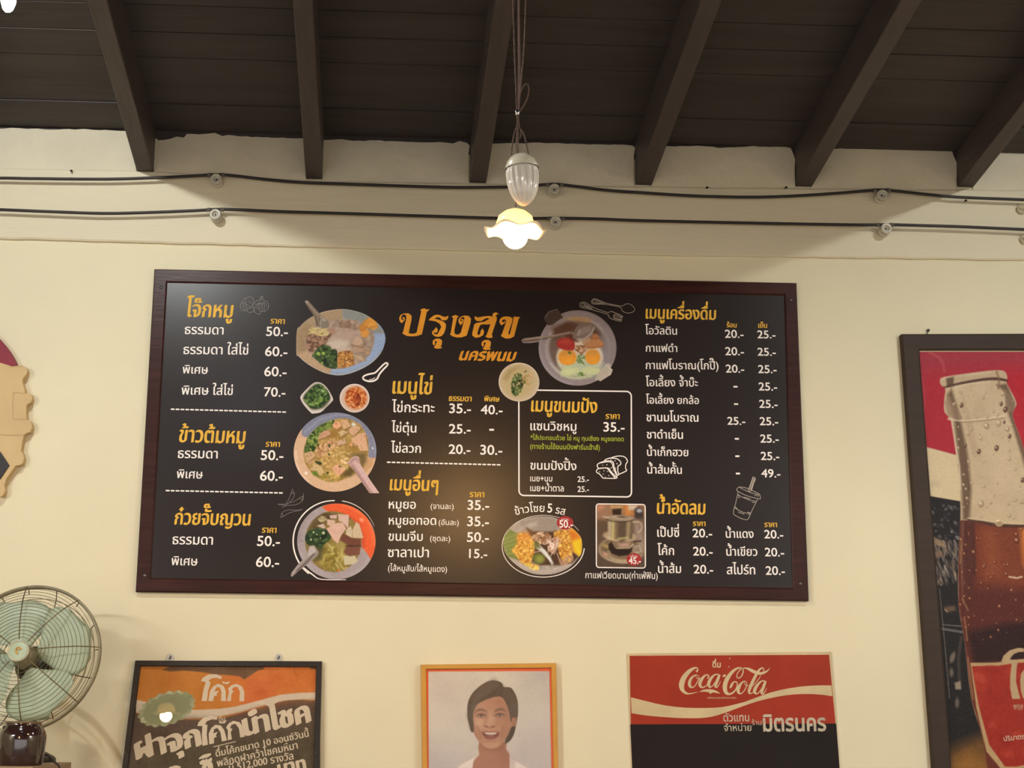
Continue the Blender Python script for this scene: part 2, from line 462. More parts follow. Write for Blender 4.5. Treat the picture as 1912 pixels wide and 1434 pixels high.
mb = MB(); mb.box((ROOM_X0-0.1, WALL, 0), (ROOM_X1+0.1, WALL+0.12, ztop)); wall = mb.build('wall_back', M_wall); tag(wall, kind='structure')
mb = MB(); mb.box((ROOM_X0-0.1, ROOM_Y, -0.1), (ROOM_X1+0.1, WALL+0.12, 0)); tag(mb.build('floor', M_floor), kind='structure')
def zroof(y, z): return z + RD[2]*(WALL-y)
for nm, x0, x1 in (('wall_left', ROOM_X0-0.1, ROOM_X0), ('wall_right', ROOM_X1, ROOM_X1+0.1)):
    mb = MB(); zz = zroof(ROOM_Y, ztop)
    mb.add([(x0,WALL,0),(x1,WALL,0),(x1,ROOM_Y,0),(x0,ROOM_Y,0),(x0,WALL,ztop),(x1,WALL,ztop),(x1,ROOM_Y,zz),(x0,ROOM_Y,zz)],
           [(0,1,2,3),(7,6,5,4),(0,4,5,1),(1,5,6,2),(2,6,7,3),(3,7,4,0)])
    tag(mb.build(nm, M_wall), kind='structure')
M_added_lintel = mat('added_dark_lintel', (84,74,66), 0.7, noise=(2,0.8))
mb = MB(); mb.box((ROOM_X0-0.1, ROOM_Y-0.12, 1.75), (ROOM_X1+0.1, ROOM_Y, zroof(ROOM_Y, zc0)+0.05)); tag(mb.build('wall_front_added', M_added_lintel), kind='structure')  # unseen wall added to block the bright opening's reflection in board and glass
# ceiling boards, laid side by side parallel to the wall with narrow grooves
mb = MB(); bw = 0.0284*5.38*1.0; y = WALL+0.10; k = 0
while y > ROOM_Y:
    y1 = max(y-bw+0.004, ROOM_Y); rr = random.Random(k).uniform(-0.0025, 0.0025)
    z0 = zroof(y, zc0)+rr; z1 = zroof(y1, zc0)+rr
    vs = [(ROOM_X0-0.1,y,z0),(ROOM_X1+0.1,y,z0),(ROOM_X1+0.1,y1,z1),(ROOM_X0-0.1,y1,z1)]
    mb.prism(vs, (0,0,0.025)); y -= bw; k += 1
mb.prism([(ROOM_X0-0.1,WALL+.1,zroof(WALL+.1,zc0)+0.026),(ROOM_X1+0.1,WALL+.1,zroof(WALL+.1,zc0)+0.026),(ROOM_X1+0.1,ROOM_Y,zroof(ROOM_Y,zc0)+0.026),(ROOM_X0-0.1,ROOM_Y,zroof(ROOM_Y,zc0)+0.026)], (0,0,0.03))
tag(mb.build('ceiling', M_ceil), kind='structure')

# painted timber beam running along the wall under the joists
def wob(i, s): return random.Random(i*31+s).uniform(-1, 1)
TB = 0.014
PB = vplane(WALL-TB)
def beam_z(px, tab):
    return np.interp(px, [t[0] for t in tab], [t[1] for t in tab])
lowt = [(-400,438),(0,445),(640,462),(1240,476),(1912,485),(2400,492)]
uppt = [(-400,306),(0,313),(254,318),(600,337),(1240,348),(1912,355),(2400,360)]
xs = list(range(-400, 2401, 25))
lo = [PB.at(x, beam_z(x, lowt)+0.7*wob(i,1)) for i, x in enumerate(xs)]
up = [PB.at(x, beam_z(x, uppt)+0.7*wob(i,2)) for i, x in enumerate(xs)]
mb = MB(); n = len(xs)
vs = []
for i in range(n):
    a, b = lo[i], up[i]
    vs += [(a[0],WALL,a[2]), (a[0],WALL-TB+0.004,a[2]), (a[0],WALL-TB,a[2]+0.006), (b[0],WALL-TB,b[2]-0.006), (b[0],WALL-TB+0.004,b[2]), (b[0],WALL,b[2])]
mb.add(vs, [(i*6+k, (i+1)*6+k, (i+1)*6+k+1, i*6+k+1) for i in range(n-1) for k in range(5)])
tag(mb.build('trim_1', M_beam, smooth=False), kind='structure')

# joists: undersides end on the wall at these pixels
JX = [(-62,-31),(256,287),(571,602),(877,908),(1186,1217),(1485,1516),(1787,1817),(2090,2121)]
JN = ['', 'leftmost dark brown ceiling joist, ending left of the menu board', 'second dark brown ceiling joist from the left, seen almost head on',
      'third dark brown ceiling joist from the left, just left of the hanging lamp', 'fourth dark brown ceiling joist from the left, first one right of the lamp',
      'fifth dark brown ceiling joist from the left, above the right end of the menu board', 'rightmost dark brown ceiling joist in view, above the bottle poster', '']
JW = []
for (a, b), lb in zip(JX, JN):
    pa = WP.at(a, np.interp(a, [0,256,571,877,1186,1485,1787,2100],[312,323,335,342,346,349,350,351]))
    pb = WP.at(b, np.interp(a, [0,256,571,877,1186,1485,1787,2100],[312,323,335,342,346,349,350,351]))
    zb = pa[2]; JW.append((pa[0], pb[0], zb))
    Ln = 8.6; D = np.array([RD[0], -1, RD[2]])*Ln
    q0 = np.array([pa[0], WALL, zb]); q1 = np.array([pb[0], WALL, zb]); h = np.array([0,0,zc0+0.002-zb])
    mb = MB(); mb.add([q0,q1,q1+D,q0+D,q0+h,q1+h,q1+h+D,q0+h+D], [(0,3,2,1),(4,5,6,7),(0,1,5,4),(1,2,6,5),(2,3,7,6),(3,0,4,7)])
    o = mb.build('ceiling_joist', M_joist, org=q0); bevel(o, 0.004)
    lb = lb or ('dark brown ceiling joist beyond the left edge of the view' if a < 0 else 'dark brown ceiling joist beyond the right edge of the view')
    tag(o, lb, 'joist', 'ceiling joists running out from the menu wall')
# rough plaster infill between the joist ends, ragged where it meets the boards
tops = [[(-40,241),(30,239),(100,242),(150,241),(215,244),(262,247)],
        [(288,256),(296,262),(319,259),(330,255),(343,257),(349,250),(370,251),(401,248),(415,254),(425,252),(470,256),(566,258),(572,262)],
        [(602,262),(640,260),(660,263),(700,262),(760,265),(830,266),(846,268),(858,263),(872,267),(877,272)],
        [(908,268),(960,267),(1040,267),(1100,270),(1165,270),(1181,272),(1186,276)],
        [(1217,275),(1240,273),(1300,272),(1350,276),(1400,273),(1455,274),(1476,276),(1480,284)],
        [(1516,278),(1560,278),(1650,277),(1690,273),(1735,275),(1765,276),(1778,283),(1780,290)],
        [(1817,284),(1850,283),(1880,281),(1960,283),(2080,285)]]
sides = [(-31,254),(287.5,571),(602,875),(908,1184),(1217,1484),(1516,1786),(1817,2090)]
PT = vplane(WALL-0.010)
for bi, (tp, (sa, sb)) in enumerate(zip(tops, sides)):
    yb = lambda x: beam_z(x, uppt)+2
    pts = [(sa, yb(sa))]
    if bi: pts += [(sa+0.8*wob(k, bi+7), yb(sa)+(tp[0][1]-yb(sa))*k/5) for k in range(1,5)]
    t2 = []
    for (x0,y0),(x1,y1) in zip(tp[:-1], tp[1:]):
        m_ = max(1, int((x1-x0)/9))
        t2 += [(x0+(x1-x0)*k/m_, y0+(y1-y0)*k/m_ + (0.9*wob(int(x0)+k, bi) if k else 0)) for k in range(m_)]
    t2.append(tp[-1]); t2 = [(max(x, sa), y) for x, y in t2]
    pts += t2
    pts += [(sb+0.8*wob(k, bi+17), tp[-1][1]+(yb(sb)-tp[-1][1])*k/5) for k in range(1,5)] + [(sb, yb(sb))]
    mb = MB(); mb.prism([PT.at(*p) for p in pts], (0,0.012,0))
    tag(mb.build('trim_%d' % (bi+2), M_plaster), kind='structure')
# dark timber behind the ragged plaster edge
mb = MB(); mb.box((ROOM_X0, WALL-0.004, zc0-0.06), (ROOM_X1, WALL+0.01, zc0+0.03)); tag(mb.build('trim_9', M_ceil), kind='structure')

# ------------------------------------------------------------------ light bulbs between the joists, tube lights added out of view to brighten the wall
M_cold = mat('cold_white_glow', (255,255,255), 0.4, emit=((226,238,255), LAMP_COLD))
M_white = mat('white_plastic', (225,225,220), 0.4)
M_bay = mat('strong_white_glow', (255,255,255), 0.4, emit=((250,248,255), 60.0))
def cold_bulb(P, label, M, name='ceiling_bulb', watt=0):
    """P = tip of the bulb, hanging from a holder on the boards"""
    zt = zroof(P[1], zc0)
    t = thing(name, (P[0], P[1], zt), label, 'light bulb')
    hz = min(0.05, (zt-P[2])*0.45)
    if zt-P[2] > 0.2:                                   # hangs on a short rod
        mb = MB(); mb.tube([(P[0],P[1],zt-0.01),(P[0],P[1],P[2]+0.12)], 0.006, 10); mb.build('rod', M_white, t, True); hz = zt-P[2]-0.085
    mb = MB(); mb.lathe([(0.0,0.0),(0.045,0.0),(0.045,-0.012),(0.022,-0.016),(0.02,-min(hz,0.05)),(0,-min(hz,0.05))], Matrix.Translation((P[0],P[1],zt)), 24); mb.build('lamp_holder', M_white, t, True)
    L = max(zt-hz-P[2], 0.012)
    mb = MB(); mb.lathe([(0,0.03 if hz > 0.06 else 0),(0.013,0.03 if hz > 0.06 else 0),(0.014,0),(0.016,-0.25*L),(0.0165,-0.5*L),(0.0155,-0.75*L),(0.011,-0.92*L),(0.006,-0.985*L),(0,-L)], Matrix.Translation((P[0],P[1],zt-hz)), 24)
    mb.build('bulb', M, t, True)
    if watt:
        l = bpy.data.lights.new('bulb_light', 'POINT'); l.color = (0.96, 1.0, 0.97); l.energy = watt; l.shadow_soft_size = 0.02
        o = bpy.data.objects.new('bulb_light', l); C.objects.link(o); o.parent = t; o.location = (0, 0, P[2]-zt-0.022)
M_tube = mat('added_tube_glow', (255,255,255), 0.4, emit=((252,252,250), ADDED_TUBE))
def added_tube_light(x, y, z, label):
    """added fill light: tube in a trough-shaped reflector, hung from the roof on two rods; z = the tube"""
    t = thing('added_tube_light', (x, y, z), label, 'tube light', 'unseen tube lights added along the side walls')
    mb = MB(); L_ = 0.62
    mb.box((x-L_,y-0.06,z+0.05),(x+L_,y+0.06,z+0.10))
    for s in (-1, 1):
        e = y+s*0.06; o_ = y+s*0.125
        mb.add([(x-L_,e,z+0.06),(x+L_,e,z+0.06),(x+L_,o_,z+0.004),(x-L_,o_,z+0.004),(x-L_,e,z+0.064),(x+L_,e,z+0.064),(x+L_,o_+s*0.003,z+0.004),(x-L_,o_+s*0.003,z+0.004)], [(0,1,2,3),(4,7,6,5),(0,4,5,1),(3,2,6,7),(0,3,7,4),(1,5,6,2)])
    mb.build('reflector', M_white, t)  # side skirts shaped to keep the added light off the upper wall
    mb = MB(); mb.tube([(x-0.59,y,z),(x+0.59,y,z)], 0.016, 12); mb.build('tube', M_tube, t, True)
    for s in (-1, 1):
        mb = MB(); mb.box((x+s*0.60-0.012,y-0.02,z-0.022),(x+s*0.60+0.012,y+0.02,z+0.05)); mb.build('tube_holder', M_white, t)
        mb = MB(); mb.tube([(x+s*0.4,y,z+0.09),(x+s*0.4,y,zroof(y,zc0)-0.002)], 0.005, 8); mb.build('rod', M_white, t, True)
    return t
cold_bulb(vplane(WALL-2.35).at(14, 22), 'small cold white bulb glowing under the boards at the top left corner', M_cold)
cold_bulb(WP.at(125, 267)+RD*2.0+np.array((0,0,0.022)), 'white bulb between the joists beyond the top left of the view', M_bay, watt=LAMP_BAY[0])
cold_bulb(WP.at(1947, 294)+RD*2.0+np.array((0,0,0.022)), 'white bulb between the joists beyond the top right of the view', M_bay, watt=LAMP_BAY[1])
added_tube_light(-3.65, -4.6, 2.95, 'unseen tube light added to brighten the menu wall, left of the viewer')
added_tube_light(4.0, -4.6, 2.95, 'unseen tube light added to brighten the menu wall, right of the viewer')
# ================================================================== the menu board
M_frame = mat('dark_red_brown_wood', (62,32,28), 0.34, noise=(5,0.6,(1,1,12)), bump=(20,0.05,(1,1,6)), spec=0.16)
M_black = mat('black_printed_sheet', (36,27,25), 0.3, spec=0.36)
M_white_ink = mat('white_ink', (246,236,230), 0.5, spec=0.2)
M_gold_ink = mat('gold_ink', (234,182,66), 0.5, spec=0.2, noise=(30,0.85))
M_title_ink = mat('orange_gold_ink', (222,148,42), 0.5, spec=0.2, noise=(25,0.9))
M_green_ink = mat('yellow_green_ink', (176,186,58), 0.5, spec=0.2)
M_grey_ink = mat('faint_grey_ink', (124,118,114), 0.5, spec=0.2)
M_pale_ink = mat('pale_line_ink', (176,164,152), 0.5, spec=0.2)
M_red_ink = mat('red_ink', (164,48,50), 0.5, spec=0.2)
M_pic = print_mat('printed_photo')
M_screw = mat('dull_screw_metal', (110,105,100), 0.35, metal=0.8)

MP = vplane(0.0)                       # front of the frame
KP = vplane(0.006)                     # front of the printed sheet
o3 = MP.at(881, 1113)
menu = thing('menu_board', (o3[0], WALL, o3[2]), 'wide black menu board in a dark wooden frame with gold and white Thai lettering', 'menu board')
fo = [(288,502),(1487.5,528),(1510.5,1122),(253,1105)]; fi = [(312,527),(1465,551),(1480.5,1098),(281,1079)]
mb = MB(); frame_mesh(mb, MP, fo, fi, WALL-0.001, 0.004); o = mb.build('frame', M_frame, menu)
mb = MB(); slab(mb, KP, [(308,523),(1470,547),(1484,1102),(277,1083)], 0.0, -0.014); mb.build('panel', M_black, menu)
for x, y in ((301,537),(1477,560),(1495,1090),(270,1075)):
    P = MP.at(x, y); mb = MB(); mb.lathe([(0,0.003),(0.005,0.0025),(0.0065,0),(0.0065,-0.004)], rot_to((0,-1,0), P), 16); mb.build('screw', M_screw, menu, True)

def head(b, x0, y0, x1, y1, hs=1.3): text('heading', b, KP, x0, y0, x1, y1, M_gold_ink, menu, off=0.0, hs=hs, shear=0.05, nib=(0.030,0.012,5))
def colh(b, x0, y0, x1, y1): text('column_heading', b, KP, x0, y0, x1, y1, M_gold_ink, menu, off=0.0, hs=1.15, shear=0.05, nib=(0.03,0.01,4))
def dish(b, x0, y0, x1, y1, off=0.014, hs=1.05): text('dish_name', b, KP, x0, y0, x1, y1, M_white_ink, menu, hs=hs, nib=(off, off*0.4, 3))
def price(b, x0, y0, x1, y1, hs=0.93): text('price', b, KP, x0, y0, x1, y1, M_white_ink, menu, off=0.013, hs=hs)
def dashes(x0, y0, x1, y1, n):
    mb = MB()
    for k in range(n):
        a = (k+0.05)/n; b = (k+0.72)/n; y = lambda t: y0+(y1-y0)*t; x = lambda t: x0+(x1-x0)*t
        mb.poly([KP.at(x(a), y(a)-1.3, 0.0005), KP.at(x(b), y(b)-1.3, 0.0005), KP.at(x(b)+0.8, y(b), 0.0005), KP.at(x(b), y(b)+1.3, 0.0005), KP.at(x(a), y(a)+1.3, 0.0005), KP.at(x(a)-0.8, y(a), 0.0005)])
    mb.build('dashed_rule', M_white_ink, menu)

RAKA = 'ราคา'
head('โจ๊กหมู', 347, 591, 433, 593); colh(RAKA, 505, 604, 531, 605)
for nm, x1, y, pr, a in (('ธรรมดา',417,624.5,'50.-',(497,627,537)), ('ธรรมดา ใส่ไข่',463,662,'60.-',(495,664.5,536)), ('พิเศษ',388,698,'60.-',(493.5,702,534.5)), ('พิเศษ ใส่ไข่',434,737.5,'70.-',(493,740,532.5))):
    x0 = {624.5:345, 662:342.5, 698:341, 737.5:339}[y]
    dish(nm, x0, y-1, x1, y); price(pr, a[0], a[1], a[2], a[1]+0.7)
dashes(319,764,536,769.5,24)
head('ข้าวต้มหมู', 334, 825, 456, 828); colh(RAKA, 496, 834, 522, 834.5)
for nm, x0, x1, y, pr, a in (('ธรรมดา',332,406,856,'50.-',(487,858.5,528.5)), ('พิเศษ',330,378,893.5,'60.-',(485.5,897,527.5))):
    dish(nm, x0, y-1, x1, y); price(pr, a[0], a[1], a[2], a[1]+0.7)
dashes(309.5,916,530,920.5,24)
head('ก๋วยจั๊บญวน', 326, 979, 466, 981); colh(RAKA, 489, 994.5, 515.5, 995)
for nm, x0, x1, y, pr, a in (('ธรรมดา',322,397,1017,'50.-',(480,1019,522)), ('พิเศษ',320,368.5,1056,'60.-',(478,1058,520.5))):
    dish(nm, x0, y-1, x1, y); price(pr, a[0], a[1], a[2], a[1]+0.7)

# the shop's name, drawn stroke by stroke
T = (735, 560, 7.648)
title = [
 [(118,335),(88,305),(77,262),(98,215),(150,192),(215,192),(255,222),(256,280),(215,472),(238,483),(300,481),(330,462),(395,160),(378,150),(402,128),(440,122),(478,138),(512,130),(492,160),(475,166),(405,484),(398,494),(330,515),(250,521),(180,511),(121,476),(136,455),(182,262),(176,218),(150,206),(120,218),(104,250),(112,280),(128,290),(147,277),(140,264),(126,268),(122,252),(142,245),(160,258),(160,285),(138,308)],
 [(497,290),(530,255),(575,222),(620,210),(665,218),(710,238),(750,242),(778,222),(782,240),(765,280),(730,293),(680,286),(670,262),(640,246),(610,250),(580,268),(640,280),(710,308),(748,345),(745,400),(722,470),(690,512),(640,528),(590,520),(552,490),(548,455),(580,425),(610,388),(631,430),(618,465),(592,470),(576,456),(572,475),(590,492),(625,490),(642,460),(682,385),(655,338),(600,306)],
 [(828,235),(885,215),(932,238),(908,250),(865,440),(872,482),(900,497),(940,487),(962,462),(1005,290),(1012,255),(990,241),(962,255),(950,285),(962,306),(982,300),(980,284),(964,290),(960,276),(985,268),(1000,288),(985,330),(957,362),(927,322),(926,280),(955,242),(1010,222),(1070,228),(1105,265),(1100,320),(1050,490),(1040,510),(970,535),(900,536),(840,520),(803,491),(816,470),(850,262)],
 [(1155,240),(1172,234),(1195,252),(1290,234),(1370,228),(1415,240),(1412,206),(1432,184),(1466,178),(1506,206),(1472,206),(1456,235),(1476,252),(1470,290),(1402,490),(1414,525),(1400,541),(1345,543),(1308,521),(1326,505),(1383,345),(1335,352),(1285,347),(1236,357),(1210,420),(1195,480),(1205,501),(1226,498),(1242,470),(1238,452),(1268,405),(1292,450),(1280,500),(1230,531),(1170,541),(1125,511),(1122,480),(1150,350),(1180,330),(1290,312),(1372,268),(1330,258),(1290,277),(1250,302),(1190,302),(1160,276)],
 [(1540,365),(1510,322),(1515,280),(1550,246),(1600,235),(1660,240),(1700,266),(1690,320),(1638,470),(1645,502),(1662,482),(1715,262),(1708,242),(1760,240),(1812,248),(1786,270),(1725,500),(1720,521),(1660,551),(1600,551),(1530,516),(1546,490),(1602,330),(1606,292),(1582,276),(1555,285),(1547,308),(1562,322),(1580,314),(1576,298),(1592,306),(1590,330)]]
um = [(575,655),(556,622),(562,580),(605,552),(660,553),(692,582),(686,640),(668,672),(698,678),(672,692),(615,697),(574,682),(598,642),(620,595),(604,582),(586,600),(592,618)]
title += [um, [(x+698, y+19) for x, y in um]]
mb = MB()
for p in title: polypx(mb, KP, p, T, 0.0006)
mb.build('shop_name', M_title_ink, menu)
text('shop_subtitle', 'นครพนม', KP, 857, 672, 959, 674, M_title_ink, menu, off=0.0, hs=1.05, shear=0.3, nib=(0.04,0.03,5))

head('เมนูไข่', 733, 734.5, 805, 736); colh('ธรรมดา', 838, 748.5, 880, 749.5); colh('พิเศษ', 904, 749, 932, 750)
for nm, x0, x1, y, p1, a1, p2, a2 in (('ไข่กระทะ',732,811,770,'35.-',(839,771,879),'40.-',(898,773,938)), ('ไข่ตุ๋น',731,777,807.5,'25.-',(838.5,809,878.5),'-',(914,809,922)), ('ไข่ลวก',730,785.5,845.5,'20.-',(838,847,878),'30.-',(897,848.5,937.5))):
    dish(nm, x0, y-0.7, x1, y); price(p1, a1[0], a1[1], a1[2], a1[1]+0.7); price(p2, a2[0], a2[1], a2[2], a2[1]+(0.7 if p2 != '-' else 0.1))
dashes(722.5,863,936.5,868,24)
head('เมนูอื่นๆ', 728, 915, 817, 917); colh(RAKA, 877, 928, 903.5, 928.5)
for nm, x0, x1, y, nt_, n0, n1, p1, a in (('หมูยอ',726,776,950,'(จานละ)',804,847,'35.-',(873,951.5,913)), ('หมูยอทอด',726,814,980,'(อันละ)',819,856.5,'35.-',(872.5,982,912.5)), ('ขนมจีบ',725.5,789,1010,'(ชุดละ)',803,840.5,'50.-',(872,1011.5,912.5)), ('ซาลาเปา',724,800.5,1040.5,None,0,0,'15.-',(876,1041.5,909.5))):
    dish(nm, x0, y-0.6, x1, y); price(p1, a[0], a[1], a[2], a[1]+0.7)
    if nt_: text('portion_note', nt_, KP, n0, y, n1, y+0.7, M_white_ink, menu, off=0.004)
text('portion_note', '(ไส้หมูสับ/ไส้หมูแดง)', KP, 724.5, 1066, 834.5, 1068, M_white_ink, menu, off=0.004, hs=1.1)

# bread menu inside a rounded white outline
def rrect(x0, y0, x1, y1, r, dx0=0, dx1=0, tilt=0.0):
    pts = []
    for cx, cy, a0 in ((x1-r,y0+r,-90),(x1-r,y1-r,0),(x0+r,y1-r,90),(x0+r,y0+r,180)):
        for k in range(7):
            a = math.radians(a0+15*k); pts.append((cx+r*math.cos(a), cy+r*math.sin(a)))
    out = []
    for x, y in pts:
        t = (y-y0)/(y1-y0); s = (x-x0)/(x1-x0)
        out.append((x + dx0*(1-t) + dx1*t, y + tilt*(s-0.5)))
    return out
def outline(name, pts, w, M):
    mb = MB(); pts = pts+[pts[0]]; ribbons(mb, KP, [pts], (0,0,1), w, 0.0005, smooth=1); mb.build(name, M, menu)
outline('section_outline', rrect(968.5, 729.5, 1178.5, 926.5, 9, 0.2, 0.6, 3.0), 2.6, M_white_ink)
head('เมนูขนมปัง', 992, 768, 1114, 771); colh(RAKA, 1131, 782, 1156.5, 782.5)
dish('แซนวิชหมู', 990.5, 803, 1076, 804.5); price('35.-', 1127, 805.5, 1166, 806)
text('filling_note', '*ไส้ประกอบด้วย ไข่ หมู กุนเชียง หมูยอทอด', KP, 990.5, 821, 1164.5, 824, M_green_ink, menu, off=0.006, hs=1.15)
text('filling_note', '(ทางร้านใช้ขนมปังฟาร์มเฮ้าส์)', KP, 990, 838, 1120, 840, M_green_ink, menu, off=0.006, hs=1.15)
dish('ขนมปังปิ้ง', 990.5, 876.5, 1076, 878)
for nm, x1, y in (('เนย+นม',1031,899),('เนย+น้ำตาล',1052.5,917.5)):
    text('topping', nm, KP, 990, y-0.6, x1, y, M_white_ink, menu, off=0.01, hs=1.2); price('25.-', 1078.5, y+0.8, 1099.5, y+1, 1.05)

head('เมนูเครื่องดื่ม', 1206, 594.5, 1336, 597); colh('ร้อน', 1357, 611, 1375, 611.5); colh('เย็น', 1416, 612, 1432, 612.3)
rows = (('โอวัลติน',1205,1264,624,'20.-',1354,1388.5,1414.5,1448), ('กาแฟดำ',1206,1264.5,656.5,'20.-',1354.5,1389,1415,1448.5), ('กาแฟโบราณ(โกปี๊)',1206,1341.5,689,'20.-',1355.5,1389.5,1416,1450), ('โอเลี้ยง จ้ำบ๊ะ',1206,1303,721,'-',1370,1377,1417,1451), ('โอเลี้ยง ยกล้อ',1206.5,1305,753.5,'-',1371,1378,1418,1452), ('ชานมโบราณ',1207.5,1304,786.5,'25.-',1358.5,1391.5,1419,1453), ('ชาดำเย็น',1208,1275,818.5,'-',1372.5,1379.5,1420,1454), ('น้ำเก็กฮวย',1208.5,1285,851,'-',1373.5,1380.5,1421,1455), ('น้ำส้มคั้น',1209,1273,884,'-',1374.5,1381.5,1422,1457))
for i, (nm, x0, x1, y, p1, a, b, c, d) in enumerate(rows):
    dish(nm, x0, y, x1, y+0.8, 0.015, 1.1); yp = 630.5+32.45*i
    price(p1, a, yp, b, yp+(0.5 if p1 != '-' else 0.1)); price('49.-' if i == 8 else '25.-', c, yp+0.9, d, yp+1.4)
head('น้ำอัดลม', 1227, 959, 1316, 960.5); colh(RAKA, 1294, 982, 1317, 982.3); colh(RAKA, 1427.5, 984, 1450.5, 984.3)
for nm, x0, x1, y, a, b in (('เป๊ปซี่',1227.5,1268,1002,1293.5,1329.5),('โค้ก',1228,1258.5,1036,1294.5,1330.5),('น้ำส้ม',1229,1271.5,1069.5,1295.5,1331.5)):
    dish(nm, x0, y, x1, y+0.4, 0.015, 1.1); price('20.-', a, y+1, b, y+1.5)
for nm, x0, x1, y, a, b in (('น้ำแดง',1355.5,1407,1004,1427.5,1462.5),('น้ำเขียว',1356.5,1414,1037.5,1428.5,1464),('สไปร์ท',1357.5,1410,1072,1430,1465.5)):
    dish(nm, x0, y, x1, y+0.4, 0.015, 1.1); price('20.-', a, y+1, b, y+1.5)
text('caption', 'ข้าวโซย', KP, 963.5, 962, 1016, 956, M_white_ink, menu, off=0.006, hs=1.05, bend=0.05)
text('caption', '5', KP, 1022, 956.5, 1030.5, 957, M_white_ink, menu, off=0.012, hs=1.1)
text('caption', 'รส', KP, 1036.5, 958, 1054, 962, M_white_ink, menu, off=0.006, hs=1.1)
text('caption', 'กาแฟเวียดนาม(ก่าเฟ่ฟิน)', KP, 1093, 1079.5, 1228, 1081, M_white_ink, menu, off=0.006, hs=1.2)

# ---- little line drawings
def drawing(lines, T, w, M, lift=0.0005, dots=None, smooth=4, label=None):
    mb = MB(); ribbons(mb, KP, lines, T, w, lift, smooth=smooth)
    for x, y, r in (dots or []): polypx(mb, KP, [(x+r*math.cos(a*PI/3), y+1.5*r*math.sin(a*PI/3)) for a in range(6)], T, lift)
    o = mb.build('line_drawing', M, menu)
    if label: o['label'] = label
T = (430, 535, 19.12)
drawing([[(500,420),(610,395),(700,370),(790,410),(830,500),(835,590),(770,700),(740,740)], [(500,420),(430,530),(370,620),(365,720),(390,800),(440,850),(560,860)], [(430,560),(490,440),(560,450),(560,520),(500,580),(420,600)],
  [(460,610),(460,720),(540,830)], [(520,600),(560,730),(640,790)], [(540,590),(620,680),(710,720)], [(640,540),(720,560),(765,640)],
  [(570,850),(640,790),(740,760),(840,730),(840,830),(790,910),(700,930),(630,910),(570,850)], [(860,760),(910,740),(1000,800),(1070,860),(1090,940),(1040,990),(950,970),(880,920),(850,850),(860,760)],
  [(1085,350),(1080,430),(1060,490),(940,510),(870,580),(790,680)], [(1165,350),(1165,440),(1185,500),(1290,530),(1350,600),(1375,690),(1340,790),(1260,880),(1190,890),(1100,880)], [(1085,350),(1165,350)], [(1110,360),(1110,480)],
  [(1050,580),(930,640),(890,680)], [(1070,570),(980,650),(950,730)], [(1090,570),(1030,660),(1020,800)], [(1130,570),(1150,680),(1140,870)], [(1160,570),(1220,680),(1210,880)], [(1190,560),(1280,640),(1300,740)], [(1110,580),(1090,700),(1095,800)]], T, 22, M_grey_ink, label='faint outline drawing of garlic bulbs')
T = (1070, 540, 14.708)
drawing([[(1290,460),(900,380),(620,265),(540,285),(510,340),(560,405),(880,415),(1290,495),(1350,590),(1430,640),(1540,655),(1650,620),(1695,550),(1650,470),(1550,405),(1450,405),(1370,455),(1290,460)], [(560,300),(545,350),(600,380),(880,390),(640,290),(560,300)], [(600,330),(800,370)],
  [(970,650),(600,520),(370,380),(270,355),(190,390),(190,450),(230,500),(520,565),(940,690),(990,770),(1070,820),(1290,880),(1310,850),(1120,800)], [(970,650),(1010,620),(1100,625),(1350,735),(1330,755),(1150,680)], [(230,420),(280,390),(350,420),(540,540),(320,480),(230,450)], [(300,430),(450,510)],
  [(1150,680),(1130,730),(1340,790),(1335,770)], [(1130,730),(1110,780),(1320,835),(1325,810)]], T, 13, M_pale_ink, smooth=3, label='pale outline drawing of a spoon and a fork')
T = (1100, 835, 20.49)
drawing([[(360,810),(310,720),(330,650),(430,590),(570,540),(620,480),(720,435),(840,410),(1000,355),(1200,335),(1350,370),(1440,460),(1465,560),(1405,650),(1395,820),(1435,900),(1150,1035),(1040,1120)],
  [(840,415),(1050,440),(1180,530),(1215,620),(1170,690),(1105,730),(1100,930),(1150,1035)], [(600,530),(860,530),(940,620),(950,740),(1070,1060)], [(440,600),(640,560),(800,560),(890,640),(920,780),(1040,1060)],
  [(530,1185),(400,1030),(310,980),(280,920),(310,850),(400,810),(560,795),(700,810),(760,900),(1000,1180)], [(400,815),(640,790),(770,820),(820,920),(1040,1140)], [(530,1185),(1030,1190),(1050,1120)]], T, 36, M_white_ink, smooth=3,
  dots=[(395,945,16),(570,900,16),(695,930,14),(540,1030,16),(755,1085,16),(620,1140,14),(520,690,14),(680,670,18),(845,790,18),(910,905,14),(995,520,18),(1065,630,20),(1020,800,14),(840,470,14)], label='white outline drawing of a sliced loaf of bread')
T = (1350, 880, 14.34)
drawing([[(425,420),(360,490),(400,535),(600,640),(800,700),(990,740),(1000,700),(985,625)], [(425,420),(560,430),(680,470)], [(770,510),(880,560),(985,625),(800,590),(600,510),(425,420)], [(405,540),(340,850),(275,1120),(400,1220),(540,1280),(670,1280),(780,1040),(930,740)],
  [(395,640),(560,710),(740,780),(890,800)], [(315,980),(450,1060),(600,1115),(745,1125)], [(800,150),(740,330),(680,490),(710,540),(765,500),(820,330),(870,190),(800,150)], [(815,170),(700,500)], [(840,180),(730,510)], [(855,200),(750,500)],
  [(410,620),(450,650)], [(550,690),(740,740)], [(400,690),(450,710)], [(320,950),(380,1000)], [(410,1090),(570,1150)], [(650,1090),(730,1110)], [(670,1160),(720,1150)], [(780,830),(860,835)], [(840,640),(960,660)]], T, 15, M_pale_ink, smooth=3, label='pale outline drawing of a lidded cup with a straw')
T = (505, 900, 17.925)
